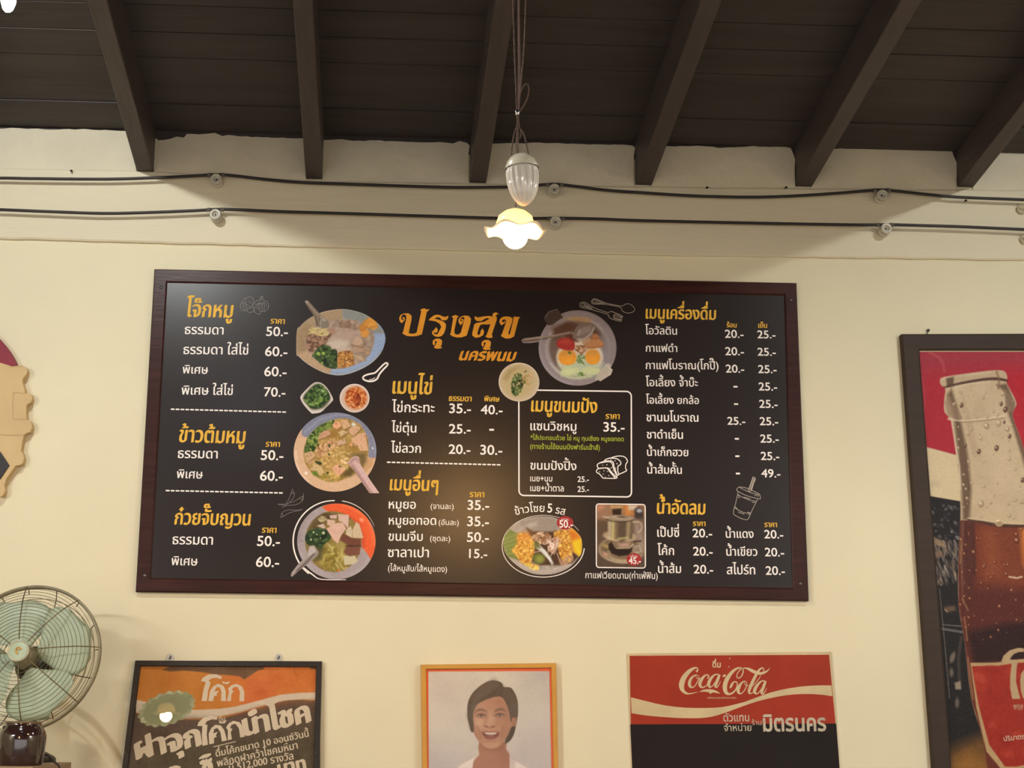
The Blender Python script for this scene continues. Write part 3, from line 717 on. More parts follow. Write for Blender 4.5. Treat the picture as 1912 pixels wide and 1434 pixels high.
drawing([[(740,220),(725,300),(680,390),(600,600),(530,715),(600,710),(700,620),(780,500),(800,370),(740,300)], [(680,400),(740,370),(790,390)], [(1105,380),(1090,590),(1000,690),(850,755),(650,780),(450,775),(240,740),(520,740),(640,690),(780,655),(960,540),(1080,470)], [(960,540),(1060,600),(1085,470)], [(380,855),(520,790)],
  [(340,1210),(380,1040),(520,950),(700,935),(920,940),(1080,905),(940,960),(700,1010),(560,1070),(440,1150),(350,1180)], [(380,1050),(440,1140)]], T, 16, M_grey_ink, label='faint outline drawing of chillies')
T = (540, 660, 9.56)
drawing([[(1310,440,30),(1340,400,30),(1420,370,30),(1530,345,30),(1600,280,28),(1680,200,28),(1730,168,28),(1760,185,28),(1740,225,28),(1680,285,30),(1610,370,32),(1570,450,32),(1500,490,32),(1420,495,32),(1350,475,30),(1310,440,30)], [(1425,465,8),(1480,460,14),(1535,425,6)]], T, 28, M_white_ink, label='white outline drawing of a soup spoon')
# ---- food photos printed on the menu
# 1: rice porridge in a wide bowl
I = Ink((551,553,722,704), (540,550,9.56))
rim = [(930,258),(1100,275),(1300,330),(1450,410),(1590,520),(1680,640),(1718,770),(1700,900),(1640,1040),(1530,1170),(1400,1270),(1200,1370),(1000,1430),(850,1442),(650,1405),(450,1315),(280,1205),(160,1095),(128,1060),(135,655),(200,560),(330,440),(540,330),(730,280)]
spoon = [(278,125),(300,105),(340,108),(420,200),(560,360),(650,430),(715,500),(700,580),(600,605),(490,565),(460,470),(440,380),(330,220)]
I.edge(rim, sm=4); I.edge(spoon)
I.img[:] = (164,140,116)
mB = I.mask(rim, sm=4)
I.poly([(950,240),(1740,240),(1740,1460),(690,1460),(760,1330),(1300,1180),(1520,760),(1480,560),(960,420)], (140,156,184))
I.poly([(950,240),(1300,320),(1500,440),(1720,700),(1640,730),(1500,700),(1270,470),(960,420)], (138,140,136), 4)
I.poly([(1500,700),(1690,690),(1720,780),(1640,1000),(1420,1230),(1000,1400),(700,1370),(760,1320),(1200,1230),(1480,950)], (148,166,200), 4)
I.poly([(140,655),(540,330),(950,250),(950,430),(700,440),(450,560),(300,800),(340,1000),(600,1280),(760,1330),(700,1420),(300,1200),(130,1060)], (168,142,112), 3)
I.poly([(135,660),(300,520),(420,560),(300,800),(330,1000),(160,1060)], (150,124,94), 10, a=.7)
I.poly([(330,1000),(620,1290),(740,1330),(690,1400),(420,1290),(150,1070)], (190,158,126), 8, a=.8)
I.line([(160,1095),(280,1205),(450,1315),(650,1400),(850,1437),(1000,1425),(1200,1365),(1400,1265),(1530,1165),(1640,1035)], 26, (196,180,170), 3, .7)
I.line([(540,335),(730,285),(930,262),(1100,280),(1300,335),(1450,412)], 16, (186,170,150), 2.5, .6)
soup = [(700,470),(900,440),(1100,440),(1270,480),(1400,560),(1510,700),(1515,860),(1440,1060),(1300,1200),(1080,1290),(850,1330),(650,1290),(450,1160),(340,1010),(290,900),(310,780),(400,620),(520,520)]
mS = I.mask(soup, 2, 4)
I.put((slice(None),slice(None)), mS, (160,138,122), 1, None); I.fbm(6, 9, mS)
I.poly([(850,660),(1000,620),(1150,640),(1260,720),(1180,800),(1060,870),(900,850),(740,800)], (182,156,142), 9, .8, mS, 4)
I.poly([(680,860),(780,810),(1000,820),(1080,880),(1000,950),(850,1000),(740,930)], (204,186,172), 9, .95, mS, 4)
I.poly([(830,1000),(1000,940),(1120,960),(1000,1020),(860,1040)], (200,178,160), 6, .9, mS, 4)
I.scat(60, I.mask([(880,470),(1100,450),(1290,560),(1250,660),(1080,600),(900,590)]), [(126,98,82),(150,120,100),(172,146,126)], 16, 38, 1.5, .8)
I.scat(190, I.mask([(350,700),(560,690),(760,700),(700,800),(640,900),(520,960),(440,1080),(330,980),(300,850)], 2, 4), [(120,88,70),(150,112,90),(174,136,112),(98,70,54)], 14, 36, 1.5, .9)
I.scat(34, I.mask([(360,580),(640,590),(800,680),(620,760),(430,700),(330,760)]), [(204,186,128),(190,168,108),(214,198,150)], 20, 44, 9, .9)
I.ell(770,650,70,45,(168,130,108),.3,3)
I.scat(240, I.mask([(560,920),(700,900),(760,980),(850,1000),(860,1280),(780,1320),(620,1270),(480,1150),(410,1110),(440,1040)], 2, 4), [(38,52,26),(56,76,36),(70,94,44),(28,40,22)], 16, 40, 1.6, .95)
for x, y, r in ((520,1055,38),(612,1050,36),(712,1090,16),(600,1140,12),(590,1220,22)): I.ell(x,y,r,r*.85,(146,168,74),.4,1.5)
I.scat(220, I.mask([(870,1060),(960,1010),(1110,1020),(1150,1130),(1140,1250),(1000,1310),(880,1300),(860,1180)], 2, 4), [(196,142,76),(160,104,52),(214,168,106),(124,76,38),(182,128,70)], 12, 30, 1.6, .95)
for p, c in (([(1190,750),(1290,770),(1330,860),(1300,940),(1200,910),(1100,890)],(190,160,136)), ([(1140,930),(1330,870),(1345,1030),(1260,1030),(1130,1000)],(176,146,122)), ([(1120,890),(1300,925),(1340,860),(1310,960),(1140,920)],(150,120,98)), ([(1350,950),(1450,960),(1440,1000),(1360,990)],(176,150,120)), ([(1370,1010),(1440,1020),(1420,1090),(1370,1060)],(186,150,110)), ([(1140,1070),(1300,1100),(1385,1180),(1300,1190),(1160,1120)],(184,158,130))):
    I.poly(p, c, 2); I.line(p[1:4], 8, (126,98,78), 2, .6)
for e, c in (((1440,500,140,85,-.5),(198,132,56)), ((1510,440,80,60,-.3),(206,142,62)), ((1500,560,85,65,.1),(214,150,68)), ((1350,690,75,80,.1),(210,144,66)), ((1310,600,60,60,.4),(186,120,50))):
    I.ell(*e[:4], c, e[4], 3); I.ell(e[0]-8, e[1]-14, e[2]*.6, e[3]*.5, [min(255,q+14) for q in c], e[4], 8, .6)
I.line([(1430,620),(1450,590),(1560,560)], 16, (140,84,34), 4, .6)
I.poly(spoon, (126,110,94), 1.6); I.line([(300,120),(560,400),(640,450)], 26, (176,160,146), 2.5, .9); I.line([(330,190),(470,400),(500,540)], 22, (92,74,58), 2.5, .8); I.line([(350,150),(540,380),(560,560)], 14, (84,66,52), 2.5, .7)
I.ell(620,510,75,70,(132,122,106),.6,5); I.line([(560,450),(640,470),(620,430)], 10, (214,206,196), 2, .8); I.line([(560,480),(555,560),(580,600)], 9, (206,196,184), 2, .8)
I.fbm(2.5, 3.5); I.build('porridge_photo', KP, M_pic, menu, label='photo of rice porridge with herbs and fried dough')

# 2 and 3: two small bowls of condiments
I = Ink((559,711,624,774), (540,660,9.56))
sq = [(500,512),(580,530),(680,620),(780,800),(760,860),(660,960),(560,1050),(430,1072),(390,1060),(270,930),(205,820),(205,760),(260,690),(380,570),(450,522)]
I.edge(sq, sm=3); I.img[:] = (214,204,196); I.poly([(500,540),(580,560),(690,680),(735,800),(690,900),(600,980),(420,1010),(330,930),(240,800),(330,660),(430,560)], (120,112,94), 4, sm=3)
mk = I.mask([(480,560),(580,560),(680,660),(730,800),(660,880),(560,970),(420,985),(340,930),(260,800),(330,680)], 2, 3)
I.put((slice(None),slice(None)), mk, (40,56,26), 1, None)
I.scat(150, mk, [(34,50,22),(62,90,36),(90,122,54),(48,70,30),(118,146,78)], 12, 32, 2.4, .85)
I.line([(370,925),(430,880),(480,800)], 14, (130,160,70), 1.5); I.line([(515,905),(550,850),(590,795)], 20, (124,164,50), 1.5); I.ell(600,670,32,26,(150,176,120),.4,2)
I.build('herb_bowl_photo', KP, M_pic, menu, label='photo of green herbs in a square white bowl')
I = Ink((633,715,692,772), (540,660,9.56))
I.edge(ellp=(1167,798,266,256,0)); I.img[:] = (222,204,196); I.ell(1167,800,240,230,(206,178,164),0,4); I.ell(1190,800,205,205,(214,150,110),0,4)
mk = I.mell(1190,790,195,200)
I.scat(260, mk, [(206,116,48),(178,84,32),(222,146,86),(228,170,122),(150,60,24)], 12, 30, 3, .85)
I.scat(40, I.mell(1210,820,70,120), [(120,40,20),(150,60,26)], 12, 26, 2, .8)
I.build('shallot_bowl_photo', KP, M_pic, menu, label='photo of fried shallots in a round white bowl')

# 4: rice soup
I = Ink((545,768,711,924), (530,760,8.435))
E2 = (806,710,652,622,-.18)
spn = [(1000,880),(1050,820),(1120,775),(1180,790),(1200,880),(1260,1000),(1380,1180),(1505,1357),(1350,1357),(1190,1130),(1110,1000)]
I.edge(ellp=E2); I.edge(spn)
I.img[:] = (206,168,138)
I.poly([(280,440),(330,470),(400,480),(600,300),(800,200),(1000,180),(1200,270),(1320,480),(1330,790),(1420,810),(1600,700),(1500,0),(300,0)], (128,130,152), 2)
I.poly([(140,500),(250,470),(360,490),(320,700),(420,1000),(600,1140),(760,1190),(1000,1130),(1300,1040),(1420,820),(1500,900),(1300,1400),(100,1400)], (212,174,142), 3)
I.poly([(1200,1000),(1330,800),(1430,810),(1380,940),(1280,1050)], (196,152,108), 6, .8)
I.line([(190,700),(190,880),(260,1060),(380,1180)], 34, (232,206,190), 5, .7); I.ell(350,1040,22,26,(240,222,214),0,2)
I.line([(330,400),(560,200),(860,115),(1120,130),(1340,290),(1440,540),(1440,720)], 24, (160,164,186), 4, .6)
sp = [(820,190),(1000,185),(1180,270),(1290,420),(1335,620),(1310,800),(1220,1000),(1050,1090),(860,1170),(720,1180),(540,1120),(400,990),(330,860),(310,700),(380,480),(560,290)]
mS = I.mask(sp, 2, 4); I.put((slice(None),slice(None)), mS, (170,138,78), 1, None); I.fbm(9, 9, mS)
I.scat(520, mS*I.mell(760,800,330,330), [(196,160,98),(206,176,116),(160,126,66),(186,146,84)], 10, 26, 1.8, .7)
I.scat(220, I.mask([(520,640),(780,500),(840,600),(680,720),(560,800),(500,720)], 2, 3), [(190,146,104),(170,124,80),(206,168,126)], 12, 26, 1.5, .8)
I.scat(190, mS*I.mask([(310,720),(360,480),(560,290),(800,190),(780,300),(560,440),(520,600),(480,700)], 2), [(60,84,30),(112,136,56),(40,60,24),(150,160,84),(86,110,44)], 14, 36, 2, .9)
I.poly([(560,330),(760,260),(720,320),(560,400)], (112,130,54), 4, .8)
I.ell(800,420,60,80,(150,112,48),.4,6,.9); I.ell(1090,660,110,60,(150,116,52),.2,8,.8); I.poly([(1000,770),(1100,740),(1290,720),(1300,860),(1220,980),(1180,800)], (92,78,50), 9, .8); I.poly([(960,1000),(1060,940),(1120,1020),(1050,1090),(900,1100)], (76,62,32), 7, .8)
for p in ([(760,280),(810,230),(900,240),(910,300),(840,350),(780,320)], [(900,200),(1000,205),(1060,300),(960,350),(930,340)], [(1000,380),(1070,310),(1180,300),(1210,340),(1100,465)], [(850,400),(930,360),(1010,400),(900,465)], [(1060,500),(1180,420),(1280,400),(1330,690),(1200,690),(1160,600),(1100,610)], [(840,540),(960,490),(990,570),(850,610)], [(1020,600),(1080,540),(1080,630)], [(320,730),(440,690),(500,770),(400,850),(360,870)], [(410,990),(490,885),(600,950),(650,1050),(570,1090),(520,1010)], [(750,960),(850,900),(970,990),(850,1105),(800,1030)], [(560,430),(660,360),(730,390),(740,430),(640,480),(540,510)]):
    c = np.array((208,164,130))+I.rng.normal(0,8,3)
    I.poly([(x+14,y+18) for x,y in p], (120,90,44), 4, .7, mS); I.poly(p, c, 1.6)
    I.scat(6, I.mask(p), [(160,112,80),(176,130,96)], 6, 12, 1.3, .7)
I.poly([(360,870),(460,830),(480,860),(400,915)], (186,146,106), 2)
I.poly([(1060,270),(1100,240),(1140,290),(1080,300)], (214,216,220), 2)
I.scat(60, mS*I.mask([(880,830),(1000,790),(1000,960),(920,1000)]), [(226,196,150),(190,150,96)], 8, 16, 1.2, .9)
for x, y, r in ((715,610,22),(710,745,18),(565,885,36),(520,870,26),(690,1060,40),(880,940,16),(540,600,22)): I.ell(x,y,r,r*.7,(44,62,26),I.rng.uniform(0,3),1.5)
I.poly([(430,1020),(520,1015),(550,1100),(470,1075)], (96,122,40), 3); I.scat(60, mS*I.mell(700,1110,200,70), [(206,170,90),(170,130,60),(120,120,50)], 10, 22, 1.6, .8)
I.ell(1398,648,12,18,(214,222,236),0,1.5)
I.poly(spn, (186,150,148), 1.6); I.line([(1030,880),(1110,810),(1160,800)], 40, (168,132,130), 4, .9); I.line([(1120,870),(1250,1080),(1430,1340)], 34, (216,184,186), 4, .9); I.line([(1080,930),(1200,1110),(1370,1350)], 20, (140,106,102), 4, .7); I.line([(1180,900),(1300,1080),(1480,1345)], 14, (236,214,216), 3, .8)
I.line([(1010,880),(1060,820),(1120,778),(1175,795)], 14, (210,180,178), 2, .9)
I.fbm(2.5, 3.5); I.build('rice_soup_photo', KP, M_pic, menu, label='photo of rice soup with pork pieces in a blue and cream bowl')

# 5: rolled noodle soup, orange and grey bowl
I = Ink((542,933,703,1083), (510,900,7.352))
E3 = (868,815,538,520,0)
spn = [(495,880),(560,870),(625,960),(610,1000),(520,1090),(340,1230),(260,1300),(240,1290),(255,1240),(350,1120),(460,1020)]
I.edge(ellp=E3); I.edge(spn)
I.img[:] = (164,152,156)
I.line([(1100,1320),(1300,1200),(1400,1000)], 120, (182,172,180), 12, .7); I.line([(380,1000),(520,1200),(760,1300)], 90, (176,166,172), 12, .6); I.line([(345,800),(380,620),(500,440)], 50, (150,138,140), 8, .7)
I.poly([(670,345),(760,300),(930,285),(1120,340),(1290,480),(1400,720),(1410,900),(1345,1070),(1290,980),(1230,900),(1210,760),(1180,570),(1040,480),(860,440),(740,400)], (226,92,50), 2.5)
I.line([(860,440),(1040,480),(1180,590),(1230,760),(1235,880)], 46, (196,70,40), 6, .8); I.line([(960,310),(1130,370),(1280,500),(1370,700),(1385,860)], 34, (238,116,72), 6, .8); I.ell(1215,520,34,24,(238,150,120),.5,3)
mS = I.mell(825,820,385,418,-.1,2)*1.0
I.put((slice(None),slice(None)), mS, (134,112,60), 1, None)
I.poly([(480,640),(560,500),(700,410),(860,420),(880,480),(720,560),(620,660)], (92,76,52), 8, .9, mS)
I.poly([(700,870),(900,830),(1000,900),(960,1010),(980,1150),(860,1230),(700,1180),(620,1120)], (152,134,66), 10, .9, mS)
I.fbm(8, 8, mS)
I.scat(70, mS*I.mask([(700,900),(960,860),(1000,1060),(1120,1150),(900,1240),(660,1160)], 2), [(176,160,84),(136,118,46),(196,182,110),(120,104,40)], 16, 50, 5, .5)
I.scat(260, I.mask([(600,640),(700,640),(790,720),(770,800),(690,860),(650,930),(580,870),(480,860),(440,780),(480,680)], 2, 3), [(34,54,30),(50,74,38),(26,42,24),(62,88,46)], 14, 38, 1.7, .95)
I.poly([(560,880),(650,900),(700,900),(660,1060),(560,1080),(620,980)], (62,62,40), 8, .7, mS)
for x, y, r in ((690,700,20),(520,790,14),(555,690,12),(600,720,10),(650,770,8)): I.ell(x,y,r,r,(190,196,160),0,1.5)
I.scat(24, I.mell(680,510,60,45), [(200,186,150),(170,150,110)], 8, 22, 6, .8)
for p in ([(890,440),(1040,450),(1030,640),(960,560),(900,530)], [(740,510),(850,530),(860,610),(800,620),(740,580)], [(730,640),(880,560),(960,560),(1000,640),(930,740),(890,850),(830,800)], [(1000,660),(1060,600),(1090,660),(1080,770),(1000,720)], [(1090,660),(1140,545),(1185,580),(1240,770),(1090,765)], [(600,600),(690,570),(720,630),(690,640)], [(960,1010),(1120,1010),(1165,1090),(1100,1130),(980,1140)], [(770,460),(880,450),(870,500),(790,500)]):
    I.poly([(x+8,y+14) for x,y in p], (120,100,70), 3, .6, mS); I.poly(p, np.array((204,180,158))+I.rng.normal(0,6,3), 1.6)
I.line([(790,660),(890,720),(960,640)], 6, (170,146,126), 2, .7); I.line([(1000,690),(1090,650)], 6, (170,146,126), 2, .6)
I.poly([(910,800),(960,710),(1080,770),(1205,790),(1200,870),(1040,890),(990,840)], (108,64,52), 2); I.poly([(965,960),(1010,890),(1190,890),(1190,990),(1050,1020)], (116,72,60), 2); I.line([(1000,880),(1200,878)], 20, (50,30,26), 2.5, .8)
I.poly([(880,860),(930,810),(1000,860),(920,960),(870,930)], (166,148,88), 6, .8)
I.line([(820,1050),(930,1190)], 7, (70,62,28), 2); I.line([(740,840),(820,930)], 16, (200,190,140), 3, .8); I.ell(895,1212,22,14,(196,110,50),0,2); I.line([(700,1150),(760,1200),(850,1230)], 12, (110,110,40), 3, .7)
I.poly(spn, (150,138,136), 1.6); I.poly([(500,890),(560,875),(590,950),(540,1000),(470,1020)], (190,178,178), 3, .9); I.line([(560,990),(440,1120),(330,1220)], 26, (92,78,74), 3, .8); I.line([(500,1000),(360,1130),(260,1260)], 14, (182,170,170), 2, .8)
I.line([(380,785),(412,820)], 4, (90,80,80), 1.5)
I.fbm(2.5, 3); I.build('noodle_soup_photo', KP, M_pic, menu, label='photo of noodle soup in a grey and orange bowl')
mb = MB()
def arc(cx, cy, rx, ry, a0, a1, w0, w1, n=40): return [(cx+rx*math.cos(math.radians(a0+(a1-a0)*k/n)), cy+ry*math.sin(math.radians(a0+(a1-a0)*k/n)), w0+(w1-w0)*k/n) for k in range(n+1)]
ribbons(mb, KP, [arc(835,815,560,560,128,271,22,14), arc(835,815,560,560,147,134,18,16,6), arc(870,790,550,535,-82,-20,10,3)], (510,900,7.352), 10, 0.0004, smooth=1)
ribbons(mb, KP, [[(420,1180,20),(540,1270,18),(660,1335,12),(1000,1342,8)]], (510,900,7.352), 10, 0.0004)
mb.build('bowl_outline', M_white_ink, menu)

# 6: egg pan
I = Ink((972,574,1156,722), (920,540,6.518))
E4 = (1032,715,474,458,0)
I.edge(ellp=E4); I.edge([(345,620),(380,598),(560,575),(800,545),(930,510),(990,560),(900,590),(640,630),(460,655),(370,655)]); I.edge([(630,340),(680,270),(790,240),(850,340),(720,440),(640,400)]); I.edge([(1250,1080),(1380,910),(1462,980),(1440,1040),(1310,1122)])
I.img[:] = (146,132,134)
I.poly([(630,340),(680,270),(790,240),(850,340),(720,440),(640,400)], (74,57,49), 2); I.line([(640,345),(680,272),(790,243),(845,335)], 12, (122,104,94), 2); I.line([(645,390),(690,430)], 26, (70,54,46), 2); I.line([(790,260),(840,345)], 22, (74,58,50), 2)
I.ell(1032,720,400,390,(158,144,146),0,4); I.line(arc(1032,720,380,372,0,360,10,10), 10, (178,164,162), 2.5, .8)
I.ell(1035,720,345,340,(112,92,82),0,5); I.ell(1330,800,110,250,(140,130,136),.1,14,.9); I.line(arc(1032,720,372,364,30,150,16,16), 14, (196,186,182), 3, .7)
I.poly([(880,360),(1000,330),(1200,360),(1180,410),(1000,390)], (182,142,96), 8, .9); I.poly([(720,470),(900,390),(1050,440),(1200,430),(1300,560),(1100,560),(900,520),(760,600)], (92,60,44), 10, .9)
I.ell(1060,830,285,230,(214,198,182),0,4)
I.ell(1080,960,250,110,(176,190,160),0,12,.8)
for cx, cy, rx, ry in ((910,830,112,95),(1215,825,92,92)):
    I.ell(cx,cy,rx,ry,(226,152,58),0,3); I.ell(cx+14,cy+34,rx*.7,ry*.5,(238,158,52),0,8,.7); I.ell(cx-6,cy-50,rx*.75,ry*.4,(206,148,76),0,6,.7)
I.poly([(790,620),(860,590),(960,600),(1000,670),(985,740),(870,740),(780,690)], (168,54,50), 3, sm=3); I.poly([(800,640),(900,610),(960,650),(880,660)], (196,84,70), 6, .7); I.poly([(860,560),(1000,550),(1050,640),(990,640),(930,590)], (96,44,34), 5, .9)
for p, c in (([(1080,620),(1180,580),(1200,650),(1120,680)],(184,146,114)), ([(1180,640),(1240,590),(1330,630),(1350,690),(1260,720),(1150,720),(1140,690)],(186,130,88)), ([(1200,560),(1260,540),(1300,600),(1210,600)],(176,120,82))):
    I.poly(p, c, 3, sm=3); I.line([p[-1],p[-2],p[len(p)//2]], 12, (150,86,48), 3, .7)
I.scat(60, I.mask([(1020,680),(1130,680),(1150,740),(1080,800),(1000,740)]), [(176,136,104),(140,98,70),(200,160,128)], 10, 22, 2, .9)
I.ell(940,1000,115,52,(196,200,150),-.15,3); I.ell(1200,995,118,48,(200,204,156),.02,3); I.ell(940,1000,80,30,(206,210,166),-.15,5,.8); I.line([(840,1050),(1000,1080),(1200,1060)], 20, (186,190,140), 4, .8)
I.scat(26, I.mell(1070,850,60,60), [(92,120,66),(130,156,100)], 6, 16, 2.4, .9); I.scat(14, I.mell(1070,1035,60,26), [(92,120,60),(120,146,80)], 6, 14, 2.6, .9); I.ell(935,772,20,14,(84,110,50),.5,2); I.ell(1100,900,8,22,(96,120,60),-.6,2)
I.poly([(970,580),(1040,430),(1180,420),(1235,470),(1200,560),(1110,615),(1030,615)], (126,108,98), 2.5, sm=3); I.poly([(1010,560),(1080,470),(1200,440),(1190,520),(1080,560)], (156,140,130), 6, .8); I.line([(1030,610),(1110,610),(1200,540),(1232,470)], 24, (190,172,164), 3, .8); I.line([(1040,560),(1060,500)], 16, (206,190,178), 3, .6)
I.line([(355,625,34),(480,610,50),(640,590,36),(820,555,26),(960,525,26),(1000,560,30)], 30, (132,112,98), 2); I.line([(370,635),(500,622),(660,600)], 10, (74,56,46), 2.5, .8); I.line([(400,612),(640,580),(930,528)], 8, (186,166,152), 2, .8)
I.poly([(1250,1080),(1400,900),(1462,980),(1440,1040),(1310,1122)], (184,172,158), 2.5, sm=3); I.line([(1380,920),(1440,980),(1420,1040)], 14, (206,196,184), 3, .8)
I.line(arc(1032,715,464,448,-100,20,10,10), 10, (128,112,110), 2.5, .6); I.line(arc(1032,715,455,440,100,200,20,20), 16, (162,152,162), 5, .7)
I.fbm(2.5, 3); I.build('egg_pan_photo', KP, M_pic, menu, label='photo of fried eggs in a round grey pan with a spoon')
I = Ink((930,676,1009,751), (920,540,6.518))
I.edge(ellp=(320,1130,248,236,.1)); I.img[:] = (208,188,166); I.ell(320,1130,236,224,(196,174,146),.1,4); I.ell(312,1120,205,200,(190,168,126),0,8); I.poly([(130,1080),(200,980),(320,940),(240,1010),(170,1110)], (164,138,92), 8, .8)
I.line(arc(320,1130,240,228,150,330,10,10), 8, (222,204,184), 2.5, .7)
I.scat(130, I.mask([(260,1040),(340,1030),(400,1110),(370,1180),(330,1280),(260,1300),(220,1200)], 2, 3), [(58,78,36),(84,104,52),(44,60,30),(110,124,76)], 7, 17, 1.6, .9); I.scat(36, I.mell(420,1100,70,80,.6), [(196,140,96),(150,140,84),(206,164,124)], 6, 15, 1.6, .8); I.ell(400,1002,16,10,(92,96,50),-.4,1.5)
I.build('steamed_egg_photo', KP, M_pic, menu, lift=0.0012, label='photo of steamed egg in a round bowl')

# 7: five-flavour rice plate
I = Ink((936,961,1088,1076), (925,930,8.961))
pl = [(800,305),(1000,330),(1180,430),(1330,540),(1440,680),(1445,900),(1390,1000),(1250,1150),(1050,1250),(860,1280),(650,1270),(450,1190),(280,1060),(170,920),(130,780),(150,640),(260,480),(450,370),(620,320)]
I.edge(pl, sm=4); I.img[:] = (164,152,142)
I.poly([(400,400),(700,320),(1000,340),(1060,500),(900,550),(640,560),(480,520)], (150,138,130), 6); I.poly([(560,440),(700,400),(680,470),(560,500)], (186,176,168), 8, .8); I.line([(330,590),(480,480),(640,420)], 26, (182,172,166), 8, .6)
I.poly([(200,1000),(420,1080),(700,1200),(1000,1180),(1300,1000),(1250,1160),(860,1290),(450,1200)], (182,170,164), 6)
I.poly([(140,640),(240,520),(380,600),(400,700),(320,860),(420,1050),(210,980),(130,800)], (112,124,62), 3)
for k in range(5): I.line([(150+8*k,690+62*k),(360,610+75*k)], 20, (148,164,90), 5, .7)
I.poly([(520,500),(640,560),(960,560),(1000,540),(1300,900),(1400,980),(1280,1080),(1100,1120),(760,1130),(600,1060),(640,800)], (70,44,32), 5)
def mound(p, base, cols, n, r0=10, r1=22):
    I.poly(p, base, 4, sm=3); I.scat(n, I.mask(p, 2, 3), cols, r0, r1, 1.5, .8)
gold = [(214,158,62),(228,182,84),(196,130,44),(236,200,106),(182,112,40)]
mound([(400,600),(520,590),(640,700),(660,850),(620,1010),(600,1090),(720,1130),(700,1200),(580,1140),(440,1090),(340,950),(270,880),(360,760),(360,660)], (206,148,58), gold, 330)
I.ell(480,640,110,70,(208,130,52),-.3,14,.7)
mound([(980,580),(1120,530),(1230,560),(1260,750),(1290,960),(1250,1060),(1150,1080),(1090,980),(1040,820),(1000,700)], (200,138,60), gold+[(176,120,60)], 300)
I.poly([(1230,520),(1300,500),(1420,630),(1445,720),(1440,920),(1400,970),(1300,900),(1260,700)], (224,150,40), 4); I.poly([(1300,720),(1430,680),(1440,920),(1400,965),(1320,880)], (232,196,38), 6); I.poly([(1230,560),(1300,560),(1390,640),(1290,700)], (206,104,40), 8, .8)
I.scat(70, I.mask([(610,640),(760,560),(900,600),(960,700),(830,780),(640,720)], 2, 3), [(196,158,124),(170,128,96),(214,182,152),(140,100,74)], 14, 36, 2, .85)
I.scat(60, I.mask([(840,680),(1080,650),(1040,800),(960,940),(880,880)]), [(206,172,156),(226,200,186),(176,130,110)], 12, 34, 6, .85)
I.line([(700,830,40),(800,890,70),(900,1000,60),(960,1100,20)], 40, (198,200,196), 3); I.line([(730,780,14),(840,900,20),(950,1130,8)], 12, (226,226,220), 2); I.line([(760,850,10),(880,980,14),(970,1090,6)], 10, (236,236,232), 2, .8)
for a in ([(930,960),(1000,830),(1100,710)], [(870,930),(900,820)], [(640,910),(740,890)], [(1030,920),(1080,1060),(1130,1130)], [(980,940),(1060,780)]): I.line(a, 15, (214,184,164), 2, .9)
I.ell(720,1010,100,90,(92,100,44),.2,4); I.ell(745,1020,70,60,(140,146,66),.2,8); I.ell(690,790,50,60,(112,118,60),-.5,6,.8)
I.scat(40, I.mask([(1080,1000),(1300,960),(1310,1040),(1150,1140),(1050,1100)]), [(196,160,130),(160,120,92)], 10, 30, 5, .8)
I.scat(40, I.mell(620,1150,120,50,.3), [(226,196,74),(236,210,120)], 9, 20, 1.4, .9); I.scat(30, I.mask([(740,1120),(1000,1130),(1100,1180),(900,1200)]), [(206,196,186),(190,176,160)], 6, 12, 1.3, .7)
I.fbm(2.5, 3); I.build('rice_plate_photo', KP, M_pic, menu, label='photo of the five-flavour rice plate')
mb = MB(); ribbons(mb, KP, [arc(800,805,688,518,4,330,16,5,60)], (925,930,8.961), 10, 0.0004, smooth=1); mb.build('plate_outline', M_white_ink, menu)

# 8: dripping coffee glass
I = Ink((1114,942,1204,1060), (1090,920,8.193))
I.edge([(205,180),(225,175),(910,190),(930,205),(940,1120),(915,1145),(230,1135),(200,1105)]); I.img[:] = (96,76,60)
I.poly([(190,160),(960,160),(960,420),(190,430)], (140,100,70), 10); I.poly([(190,160),(420,160),(380,420),(190,420)], (150,112,90), 8); I.ell(240,230,90,40,(186,130,104),-.4,6); I.poly([(400,190),(600,190),(590,330),(430,330)], (190,150,104), 4); I.poly([(430,250),(580,240),(575,340),(440,345)], (48,32,26), 4); I.poly([(600,180),(700,190),(770,330),(640,360)], (196,128,64), 8); I.poly([(670,180),(820,190),(790,260),(690,270)], (206,184,168), 6)
I.poly([(780,250),(840,220),(900,250),(920,420),(780,400)], (58,48,46), 4); I.ell(850,275,42,30,(170,170,180),0,3)
I.poly([(190,430),(400,420),(400,800),(200,900)], (92,72,56), 14); I.poly([(760,420),(960,400),(960,1150),(760,900)], (120,98,86), 14); I.poly([(760,430),(840,450),(950,800),(900,900),(800,700)], (168,146,134), 10, .7)
I.poly([(200,1000),(950,1000),(950,1150),(200,1150)], (84,66,54), 12)
I.ell(570,880,345,205,(172,152,124),.08,3); I.ell(570,870,318,180,(110,92,72),.08,4); I.ell(600,950,240,110,(186,168,140),.05,5); I.ell(590,930,210,95,(128,106,82),.05,5); I.poly([(290,890),(370,940),(350,980),(300,950)], (196,150,130), 4); I.line([(310,800),(370,830)], 40, (196,170,96), 6, .8)
I.poly([(380,730),(760,730),(745,850),(690,960),(560,985),(440,950),(380,850)], (128,106,84), 3); I.poly([(380,790),(420,750),(480,850),(745,830),(740,890),(680,955),(540,970),(430,930),(380,860)], (38,24,20), 3); I.poly([(520,780),(700,760),(690,830),(560,830)], (190,150,136), 6, .9); I.line([(510,850),(700,845),(760,790)], 16, (206,186,146), 3)
I.ell(820,870,75,70,(150,132,116),0,6,.8); I.line([(770,830),(850,810),(880,900),(800,920)], 14, (206,194,182), 3, .7)
I.ell(550,665,248,78,(206,184,154),.06,3); I.ell(550,650,215,60,(150,128,100),.06,5)
